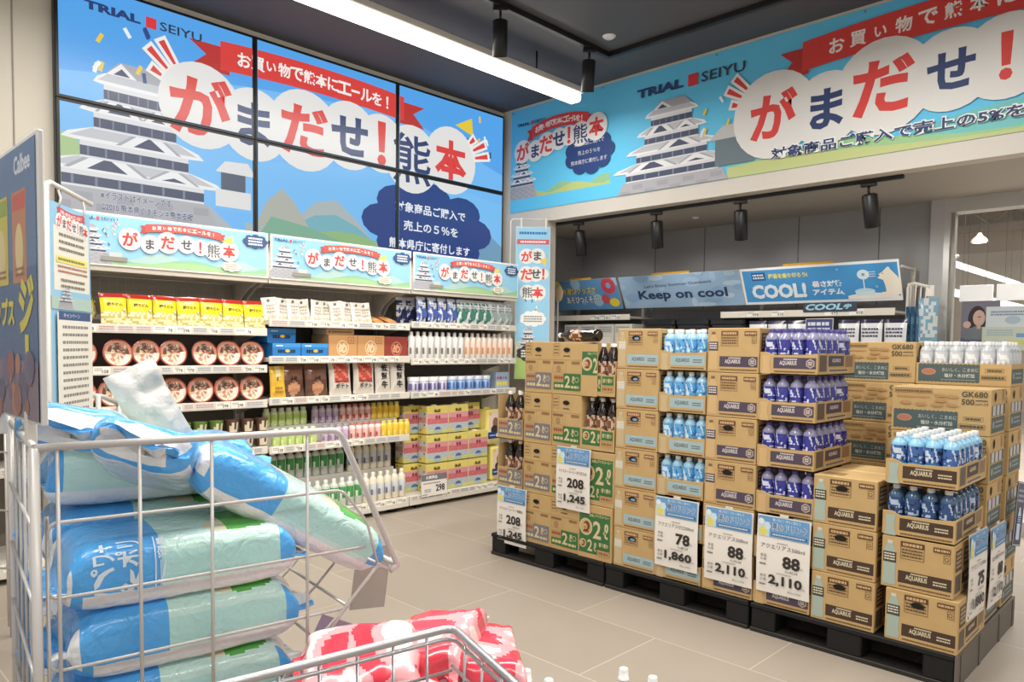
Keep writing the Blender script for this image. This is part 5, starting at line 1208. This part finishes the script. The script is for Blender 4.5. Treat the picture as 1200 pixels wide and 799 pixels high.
a.poly([(.22, H_ - .3), (.29, H_ - .28), (.27, H_ - .36)], (232, 206, 90)); confetti(a, .16, H_ - .72, .08, 6); cloud(a, .165, H_ - .84, .24, .14, (240, 240, 236)); a.lines(.08, H_ - .875, .25, H_ - .81, 3, (120, 120, 124), .45)
a.rect(.004, .004, bw - .004, .35, (200, 214, 180)); castle(a, .12, .17, .2, .30); a.rect(.16, .3, .27, .36, (190, 190, 186)); a.rect(.004, .004, bw - .004, .2, (166, 196, 110)); cloud(a, .15, .24, .26, .15, (58, 54, 48)); a.lines(.06, .2, .24, .275, 3, (226, 226, 220), .4)
m.build('banner_cloth', t)
m = MB(); m.tube([(-.05, .02, 0), (-.05, .02, 2.47), (-.03, .02, 2.49), (bw + .08, .02, 2.49)], .007, M_WHITE, 6); m.build('pole', t)
for x in (.04, bw - .05): m = MB(); m.box(x, x + .014, -.004, .024, 2.40, 2.50, M_WHITE, .002); m.build('clip', t)
m = MB(); m.lathe([(.12, 0), (.12, .012), (.015, .02)], M_WHITE, 16, Matrix.Translation((-.05, .02, 0))); m.build('pole_foot', t)
t = thing('information_banner', 'tall narrow information banner on a white pole beside the poster', 'banner', (.642, 2.61, 0), math.atan2(.8, .6))
bw, z0, z1 = .30, .70, 1.755
m = MB(); m.box(0, bw, 0, .003, z0, z1, M_PAPER); a = front(m, z0, -.0003); H_ = z1 - z0
a.rect(0, 0, bw, H_, (150, 198, 226)); a.rect(.025, .785, bw - .012, .985, (232, 228, 214)); ribbon(a, .06, .25, H_ - .032, H_ - .008, -.008, .01, (206, 84, 92))
slogan(a, (('が', .065, H_ - .055, .036, RED), ('ま', .10, H_ - .058, .028, (90, 84, 84)), ('だ', .135, H_ - .058, .036, RED), ('せ', .172, H_ - .06, .028, (90, 84, 84)), ('！', .2, H_ - .06, .033, RED), ('熊', .23, H_ - .062, .036, (90, 84, 84)), ('本', .262, H_ - .064, .033, RED)), (.026,) * 7)
a.lines(.06, .905, .25, .972, 3, (140, 132, 124), .6); a.rect(.04, .872, .27, .894, (236, 226, 120)); a.lines(.05, .876, .25, .890, 1, (130, 118, 80), .4); a.lines(.05, .838, .27, .868, 2, (186, 126, 112), .55); a.lines(.07, .79, .25, .828, 2, (140, 132, 124), .55)
a.rect(0, .725, bw, .765, (176, 200, 190)); castle(a, .10, .728, .10, .065); a.rect(.025, .04, bw - .012, .715, (234, 230, 218)); a.rect(.035, .692, .275, .72, (64, 88, 132)); a.text('キャンペーン', .07, .699, .015, (236, 238, 242), w=.12); a.lines(.06, .05, .255, .682, 26, (140, 134, 128), .62)
m.build('banner_cloth', t)
m = MB(); m.tube([(-.008, .004, .0), (-.008, .004, 1.80), (.02, .004, 1.81), (.33, .004, 1.80)], .008, M_WHITE, 8); m.build('pole', t)
for x in (.07, .25): m = MB(); m.tube([(x, .004, 1.80), (x + .01, .0, 1.775), (x, .0, 1.75)], .004, M_WHITE, 5); m.build('clip', t)
m = MB(); m.lathe([(.14, 0), (.14, .012), (.015, .02)], M_WHITE, 16, Matrix.Translation((-.008, .004, 0))); m.build('pole_foot', t)

# ------------------------------------------------------------------ wire cart with film packs
CX, CY, CA = .357, 1.577, math.atan2(-.0645, .459)
CART = Matrix.Translation((CX, CY, 0)) @ Matrix.Rotation(CA, 4, 'Z')
t = thing('wire_cart', 'white wire cart with a sloping nose, loaded with blue packs', 'cart', (CX, CY, 0), CA)
DP = .54
def smooth(pts, n=4):
    out = [Vector(pts[0])]
    for i in range(1, len(pts) - 1):
        p, a, c = Vector(pts[i]), Vector(pts[i - 1]), Vector(pts[i + 1]); r = min(.022, (p - a).length * .45, (c - p).length * .45)
        s, e = p + (a - p).normalized() * r, p + (c - p).normalized() * r
        for k in range(n + 1): q = k / n; out.append(s * (1 - q) ** 2 + p * 2 * q * (1 - q) + e * q * q)
    return out + [Vector(pts[-1])]
M_WW = mat('coated_wire', (206, 202, 198), .35, metal=.15, noise_amt=.03)
m = MB()
m.tube(smooth([(0, 0, 1.13), (.60, 0, 1.128), (.757, 0, .782), (.735, 0, .772)]), .0075, M_WW, 10); m.tube(smooth([(0, DP, 1.13), (.03, DP, .86), (.60, DP, .86), (.757, DP, .782)]), .0075, M_WW, 10)
m.tube([(0, 0, 1.13), (0, DP, 1.13)], .0075, M_WW, 10); m.tube([(.757, 0, .782), (.757, DP, .782)], .0075, M_WW, 10)
m.build('top_rim', t)
for y in (0, DP):
    m = MB(); d = .0065 if y == 0 else -.0065
    for z, x1 in ((.985, .612), (.840, .672), (.700, .622), (.56, .45))[1 if y else 0:]: m.tube(smooth([(.018, y + d, 1.0), (.018, y + d, z), (x1, y + d, z)] if z < .9 else [(.018, y + d, .45), (.018, y + d, z), (x1, y + d, z), (.676, y + d, .90), (.704, y + d, .792)]), .0036, M_WW, 6)
    for x in (.036, .176, .314, .523): m.tube([(x, y, .86 if y else 1.128), (x, y, .45)], .0036, M_WW, 6)
    m.tube(smooth([(.735, y, .775), (.704, y, .794), (.62, y, .708), (.556, y, .632), (.44, y, .55), (.36, y, .45), (0, y, .45)]), .0045, M_WW, 6)
    m.build('side_grid', t)
m = MB()
for z in (.985, .840, .700, .56): m.tube([(-.006, .0, z), (-.006, DP, z)], .0036, M_WW, 6)
for k in range(1, 5): m.tube([(0, DP * k / 5, 1.13), (0, DP * k / 5, .45)], .0036, M_WW, 6)
m.build('end_grid', t)
m = MB()
for k in range(4): m.tube([(0, DP * k / 3, .45), (.36, DP * k / 3, .45), (.44, DP * k / 3, .55), (.62, DP * k / 3, .708), (.704, DP * k / 3, .794)], .0034, M_WW, 6)
for x, z in ((.08, .45), (.2, .45), (.32, .45), (.44, .55), (.556, .632), (.62, .708), (.704, .794)): m.tube([(x, -.012, z), (x, DP + .012, z)], .0036, M_WW, 6)
m.build('bottom_grid', t)
for x in (0, .36):
    for y in (0, DP):
        m = MB(); m.tube([(x, y, .45 if x else 1.13), (x, y, .11)], .009, M_WW, 8); lg = m.build('leg', t)
        m = MB(); m.lathe([(.045, -.012), (.05, -.008), (.05, .008), (.045, .012)], M_BLACKP, 14, Matrix.Translation((x, y, .052)) @ Matrix.Rotation(PI / 2, 4, 'X')); m.box(x - .015, x + .015, y - .018, y + .018, .06, .12, M_WIRE); m.build('caster', lg)
m = MB()
for a_, b_ in (((0, 0), (.36, 0)), ((0, DP), (.36, DP)), ((0, 0), (0, DP)), ((.36, 0), (.36, DP))): m.tube([(*a_, .13), (*b_, .13)], .008, M_WW, 8)
m.build('base_frame', t)

PB, PG, PW, PT, PGR, PCR = gloss((84, 176, 246)), gloss((204, 240, 232)), gloss((240, 242, 244)), gloss((184, 232, 228)), gloss((92, 178, 82)), gloss((230, 224, 196))
for mm in (PB, PG, PW, PT):
    nt = mm.node_tree; tc = nt.nodes.new('ShaderNodeTexCoord'); n_ = nt.nodes.new('ShaderNodeTexNoise'); n_.inputs['Scale'].default_value = 26; n_.inputs['Detail'].default_value = 4; n_.inputs['Distortion'].default_value = 1.5
    bp_ = nt.nodes.new('ShaderNodeBump'); bp_.inputs['Strength'].default_value = .8; bp_.inputs['Distance'].default_value = .008
    nt.links.new(tc.outputs['Object'], n_.inputs['Vector']); nt.links.new(n_.outputs['Fac'], bp_.inputs['Height']); nt.links.new(bp_.outputs['Normal'], nt.nodes['Principled BSDF'].inputs['Normal'])
def pack_surface(L, Wd, T, seed, crumple):
    """a long soft film pack lying along x; returns position at (u along, a around)"""
    def S(u, a):
        f = .07; e = max(0., min(1., (u - f) / (1 - 2 * f))); p = max(0., 1 - abs(2 * e - 1) ** 9) ** .5
        ca, sa = math.cos(a), math.sin(a); sg = lambda v, k: math.copysign(abs(v) ** k, v)
        fin = .84 if p < .02 else .9 + .1 * p
        y = sg(ca, .42) * Wd / 2 * fin; z = sg(sa, .5) * (T / 2 * p + .0035)
        x = (u - .5) * L
        q = Vector((x * 9 + seed * 3.7, y * 9, z * 9)); w = .35 + 1.6 * (1 - p) + .6 * max(0, abs(2 * u - 1) - .6)
        n1 = noise.noise(q) ; n2 = noise.noise(q * 3.1)
        z += (n1 * .5 + n2 * .28) * crumple * w; y += (noise.noise(q + Vector((9, 3, 1))) * .5) * crumple * w; x += noise.noise(q * 1.7 + Vector((2, 7, 5))) * crumple * w * .7
        z -= T * .10 * (1 - p) * (1.2 if seed % 2 else .5)
        return Vector((x, y, z + T / 2))
    return S
def film_pack(L=.54, Wd=.25, T=.14, seed=1, crumple=.012, pal=None, writing=True):
    def f():
        S = pack_surface(L, Wd, T, seed, crumple); nu, na = 130, 56; m = MB(); vs = []; fs = []; ms = []
        A, Bm, C_, D_, G_, K_ = pal or (PB, PG, PW, PT, PGR, PCR); rr = random.Random(seed)
        for i in range(nu + 1):
            for j in range(na): vs.append(tuple(S(i / nu, 2 * PI * (j + .5) / na)))
        for i in range(nu):
            for j in range(na):
                fs.append((i * na + j, (i + 1) * na + j, (i + 1) * na + (j + 1) % na, i * na + (j + 1) % na)); u = (i + .5) / nu; an = 2 * PI * (j + 1) / na; sa, ca = math.sin(an), math.cos(an)
                c = A
                if u < .1: c = C_ if math.sin(an * 2 + seed) > .1 else A
                elif u < .40: c = A
                elif u < .86:
                    c = Bm if sa > .3 or ca > 0 else D_ if sa > -.1 else Bm
                    du, da = (u - .70) / .13, (math.atan2(sa, ca) - (PI * .62)) / .42
                    if du * du + da * da < 1: c = G_ if du > -.35 else K_
                else: c = A if math.sin(an * 2 + 1) > -.75 else C_
                if pal: d_ = noise.noise((u * 4.5 + seed, ca * 1.1, sa * 1.1)); c = A if d_ > .16 else C_ if d_ < -.2 else Bm
                if not pal and sa < -.2 and u > .14 and u < .93: c = C_
                ms.append(c)
        m.mesh(vs, fs, ms, True)
        m.poly([vs[j] for j in range(na)], A); m.poly([vs[nu * na + j] for j in range(na)][::-1], A)
        o = m.build('film_pack')
        if writing:
            k = MB(); wm = mat('print_white', (226, 240, 250), .4, noise_amt=0)
            for tx, uc, hh in (('パワー', .20, .042), ('&ポリ', .285, .05), ('大容量', .40, .016)):
                gv, gf, tw, th = glyphs(tx, .02); q = []
                for gx, gy in gv:
                    u = uc + (1 - gy / th - .5) * hh / L; an = PI * 1.08 - (gx / tw) * 1.15; e = .002
                    p = S(u, an); p1, p2 = S(u + .004, an), S(u, an + .02); n3 = (p1 - p).cross(p2 - p); n3 = -n3.normalized() if n3.length > 0 else Vector((0, -1, 0)); n3 = n3 if n3.y < .2 or n3.z > .5 else -n3
                    q.append(p - Vector((0, 0, 0)) + n3 * e)
                k.mesh(q, gf, wm)
            for u0 in (.325, .375):
                for i in range(10):
                    an0, an1 = PI * 1.1 - i * .13, PI * 1.1 - (i + 1) * .13
                    q = [S(u0, an0), S(u0 + .005, an0), S(u0 + .005, an1), S(u0, an1)]; k.mesh([p + Vector((0, -.0022, .0014)) for p in q], [(0, 1, 2, 3)], wm)
            k.build('printed_lettering', o)
        return o
    return f
PK = [Proto(film_pack(seed=s, crumple=c, writing=w), 'film pack') for s, c, w in ((1, .012, True), (2, .014, False), (3, .02, False), (4, .034, False))]
PF = Proto(film_pack(.36, .21, .10, 4, .036, None, False), 'film pack')
PE = Proto(film_pack(.61, .26, .125, 3, .02, None, False), 'film pack')
def in_cart(P, s, y, z, label, yaw=0., pitch=0., roll=0.):
    M_ = CART @ Matrix.Translation((s, y, z)) @ Matrix.Rotation(yaw, 4, 'Z') @ Matrix.Rotation(pitch, 4, 'Y') @ Matrix.Rotation(roll, 4, 'X')
    o = P.put(M_.translation, label, 'blue and pale green packs in the wire cart'); o.rotation_euler = M_.to_euler(); return o
in_cart(PK[0], .275, .152, .785, 'blue pack with white writing lying against the near side wires')
in_cart(PK[1], .285, .150, .645, 'blue and pale green pack second from the bottom against the near wires', .02)
in_cart(PK[1], .272, .152, .505, 'blue and pale green pack showing lowest behind the near wires', -.01)
in_cart(PK[1], .278, .405, .520, 'blue pack in the rear stack, lowest one', .0)
in_cart(PK[2], .285, .405, .662, 'blue pack in the rear stack, middle one', .03)
in_cart(PK[1], .275, .402, .805, 'blue pack in the rear stack, upper one', -.03)
in_cart(PK[1], .278, .40, .952, 'pale green pack with a leek picture lying across under the poster', PI - .05)
in_cart(PE, .500, .19, .880, 'long blue pack sliding down over the cart nose', .0, .57, .1)
in_cart(PF, .225, .20, 1.02, 'crumpled blue and white pack leaning in the middle of the load', 1.25, .35, .3)
in_cart(PF, .115, .40, 1.065, 'crumpled blue and white pack at the back of the load', 1.3, .18, .15)
# frosted plastic bag
def frosted():
    m = MB(); fm = mat('frosted_film', (216, 213, 208), .35, noise_amt=.04, bump=.5, bscale=60, alpha=.72); pillow(m, .13, .23, .05, lambda u, v, s: fm, 18, 26, wr=.02, seed=4, crimp=.02); return m.build('plastic_bag')
M_ = CART @ Matrix.Translation((.335, .42, 1.055)) @ Matrix.Rotation(.15, 4, 'Z') @ Matrix.Rotation(-.42, 4, 'Y') @ Matrix.Rotation(-.15, 4, 'X')
o = Proto(frosted, 'bag').put(M_.translation, 'crumpled frosted plastic bag sticking up from the blue packs'); o.rotation_euler = M_.to_euler()
# advertising board clipped on the cart's end rim
t = thing('poster_board', 'blue snack poster board standing on the cart rim, partly out of frame', 'poster', (.366, 2.03, 1.171), FACE_AISLE)
bw, bh = .475, .535
m = MB(); m.box(0, bw, 0, .010, 0, bh, mat('board_edge', (226, 226, 226), .4), .002); m.build('panel', t)
m = MB(); a = front(m, 0, -.0004)
a.rect(.006, .006, bw - .012, bh - .008, (70, 104, 150)); a.rect(.006, bh * .55, bw - .012, bh - .008, (92, 124, 166)); a.text('Calbee', bw - .17, bh - .06, .036, (220, 226, 236), w=.12, bold=.03)
for u, c1, c2 in ((bw - .19, (196, 132, 96), (206, 84, 70)), (bw - .33, (206, 196, 80), (150, 170, 70))): a.rect(u, bh * .50, u + .105, bh * .83, c1); a.rect(u + .005, bh * .76, u + .1, bh * .82, c2); a.disc(u + .052, bh * .62, .03, (226, 206, 150), .05); a.lines(u + .02, bh * .52, u + .09, bh * .56, 2, (150, 96, 70))
for i, ch in enumerate('ジ！'): a.text(ch, bw - .09, bh * (.42 - i * .21), .11, (216, 206, 70), al='c', va='c', bold=.05)
a.text('チップス', bw - .40, bh * .34, .06, (216, 206, 70), w=.22, bold=.05)
a.rect(.006, .006, bw - .012, bh * .22, (126, 108, 130)); r = random.Random(3)
for i in range(22): a.disc(r.uniform(.03, bw - .04), r.uniform(.02, bh * .22), r.uniform(.012, .035), ((150, 92, 90), (110, 96, 130), (176, 120, 104), (90, 84, 120))[i % 4], n=9)
m.build('printed_picture', t)
m = MB(); sl = mat('clear_sleeve', (236, 240, 244), .08, noise_amt=0, alpha=.06); m.box(0, bw, -.006, -.005, 0, bh, sl); m.build('clear_sleeve', t)
for x in (.12, .36): m = MB(); m.box(x, x + .02, -.004, .014, -.045, .02, M_WHITE, .002); m.build('clip', t)
# clear sheet hanging at the nose and lilac card behind it
m = MB(); m.box(0, .11, 0, .002, -.17, 0, mat('smoky_acrylic', (160, 150, 148), .2, noise_amt=0, alpha=.45)); M_ = CART @ Matrix.Translation((.745, .20, .785))
o = m.build('acrylic_sheet', None, M_.translation, CA + .12); o.rotation_euler = (0, .14, CA + .1); tag(o, 'smoky clear plastic sheet hanging under the cart nose', 'plastic sheet')
t = thing('lilac_card', 'lilac plastic card with teal edge beneath the cart nose', 'card', CART @ Vector((.56, .13, .545)), CA, None)
t.rotation_euler = (0, .45, CA - .2)
m = MB(); m.box(0, .16, 0, .003, 0, .12, mat('lilac_plastic', (190, 178, 208), .3, alpha=.8)); m.build('sheet', t)
m = MB(); m.box(.16, .17, -.001, .004, 0, .12, mat('teal_edge', (90, 160, 170), .3)); m.build('edge_strip', t)

# ------------------------------------------------------------------ second basket cart, bin of pink packs
t = thing('shopping_cart', 'chrome shopping cart whose far basket corner rises into view', 'cart', (.991, 1.133, 0))
a_ = Vector((-.395, .063, 0)).normalized(); c_ = Vector((-.32, -.95, 0)).normalized(); LA, LC = .92, .52
def CP_(u, v, z): q = a_ * u + c_ * v; return (q.x, q.y, z)
ring = [CP_(0, 0, .75), CP_(LA, 0, .75), CP_(LA, LC, .75), CP_(0, LC, .75)]
rim = []
for i in range(4):
    p, q, s_ = Vector(ring[i - 1]), Vector(ring[i]), Vector(ring[(i + 1) % 4])
    s0, s1 = q + (p - q).normalized() * .03, q + (s_ - q).normalized() * .03
    for k in range(6): w_ = k / 5; rim.append(s0 * (1 - w_) ** 2 + q * 2 * w_ * (1 - w_) + s1 * w_ * w_)
m = MB(); m.tube(rim, .0085, M_CHROME, 10, True); m.build('basket_rim', t)
m = MB(); m.tube([p - Vector((0, 0, .021)) for p in rim], .0045, M_CHROME, 8, True); m.build('lower_rim', t)
m = MB()
for k in range(12): u = .06 + k * .075; m.tube([CP_(u, 0, .74), CP_(u, .02, .36)], .0034, M_CHROME, 6)
for z in (.66, .54, .40): m.tube([CP_(0, 0, z), CP_(LA, 0, z)], .0034, M_CHROME, 6)
m.build('far_grid', t)
m = MB()
for k in range(6): v = .07 + k * .08; m.tube([CP_(0, v, .74), CP_(.02, v, .36)], .0034, M_CHROME, 6)
for z in (.67, .54, .40): m.tube([CP_(0, 0, z), CP_(0, LC, z)], .0034, M_CHROME, 6)
m.build('end_grid', t)
m = MB()
for k in range(8): m.tube([CP_(.02 + k * .125, 0, .36), CP_(.02 + k * .125, LC, .36)], .0034, M_CHROME, 6)
for k in range(4): m.tube([CP_(0, .03 + k * .15, .36), CP_(LA, .03 + k * .15, .36)], .0034, M_CHROME, 6)
m.build('basket_bottom', t)
for u in (.08, LA - .08):
    for v in (.05, LC - .05):
        m = MB(); m.tube([CP_(u, v, .36), CP_(u, v, .10)], .011, M_CHROME, 8); lg = m.build('leg', t)
        m = MB(); q = Vector(CP_(u, v, .055)); m.lathe([(.045, -.012), (.052, -.008), (.052, .008), (.045, .012)], M_BLACKP, 14, Matrix.Translation(q) @ Matrix.Rotation(PI / 2, 4, 'X')); m.build('caster', lg)
# grey stand with the pink packs
t = thing('display_bin', 'grey bin below the cart nose heaped with pink packs', 'bin', (.745, 1.235, 0), -.1)
M_BIN = mat('bin_grey', (176, 174, 172), .5)
m = MB(); m.box(.0, .56, .0, .23, .02, .46, M_BIN, .01); m.build('bin_body', t)
m = MB()
for x0, x1, y0_, y1_ in ((-.02, .58, -.02, .0), (-.02, .58, .23, .25), (-.02, .0, 0, .23), (.56, .58, 0, .23)): m.box(x0, x1, y0_, y1_, .40, .49, M_BIN, .006)
m.build('bin_rim', t)
for x in (.03, .48):
    m = MB(); m.box(x, x + .05, .02, .21, 0, .025, M_BLACKP, .004); m.build('foot', t)
KP_, KR_, KW_ = gloss((240, 168, 172)), gloss((226, 66, 84)), gloss((244, 226, 222))
pal_ = (KR_, KP_, KW_, KP_, KR_, KW_)
PP = [Proto(film_pack(.30, .20, .085, 5 + k, .042, pal_, False), 'film pack') for k in range(2)]
for k, (x, y, z, yw, rl, lb) in enumerate(((.84, 1.36, .495, .3, .2, 'crumpled pink pack at the cart side of the grey bin'), (1.10, 1.33, .495, -.35, -.1, 'crumpled pink pack at the aisle end of the grey bin'), (1.20, 1.29, .54, .9, .15, 'crumpled pink pack lying over the aisle rim of the grey bin'), (.92, 1.36, .585, -.5, .35, 'crumpled pink pack on top of the others, nearer the cart nose'), (1.12, 1.33, .575, .6, -.2, 'crumpled pink pack on top of the others, nearer the chrome corner'))):
    PP[k % 2].put((x, y, z), lb, 'pink packs in the grey bin', rot=(rl, -.08, yw))
# second wire stand behind the load
t = thing('wire_stand', 'pale wire stand whose rim shows behind the blue packs', 'rack', (.988, 3.347, 0), math.atan2(.83, -.56))
m = MB(); m.tube(smooth([(0, -.12, 1.06), (0, -.03, 1.095), (0, 0, 1.10), (.55, 0, 1.10), (.55, -.12, 1.10)]), .010, M_WW, 8); m.build('top_rim', t)
m = MB()
for k in range(8): m.tube([(.03 + k * .07, 0, 1.10), (.03 + k * .07, 0, .1)], .0045, M_WW, 6)
for z in (.85, .6, .35): m.tube([(0, 0, z), (.55, 0, z)], .0045, M_WW, 6)
m.build('front_grid', t)
for x in (0, .55):
    for y in (0, -.12): m = MB(); m.tube([(x, y, 1.06 if (x, y) == (0, -.12) else 1.10), (x, y, 0)], .010, M_WW, 8); m.build('leg', t)
# white capped bottles standing on the floor by the chrome cart
def floor_bottle():
    t = thing('large_bottle'); m = MB(); r = .046
    m.lathe([(r * .85, 0), (r, .01), (r, .19), (r * .9, .215), (r * .45, .262), (r * .3, .275), (r * .3, .284)], gloss((226, 226, 222)), 18); m.build('bottle_body', t)
    m = MB(); m.lathe([(r * 1.012, .06), (r * 1.012, .17)], ink((150, 190, 206)), 18, None, (False, False)); m.build('label', t)
    m = MB(); m.lathe([(r * .40, .276), (r * .40, .281), (r * .33, .282), (r * .33, .306), (r * .28, .311)], mat('cap_f4f4f2', (244, 244, 242), .35), 16); m.build('cap', t)
    return t
lbp = Proto(floor_bottle, 'bottle')
for k, (x, y) in enumerate(((1.679, 1.563), (1.68, 1.470), (1.911, 1.357), (1.926, 1.258))): lbp.put((x, y, 0), f'white bottle cap at the bottom edge of the view, {ORD[k]} from the grey bin', 'large white capped bottles')
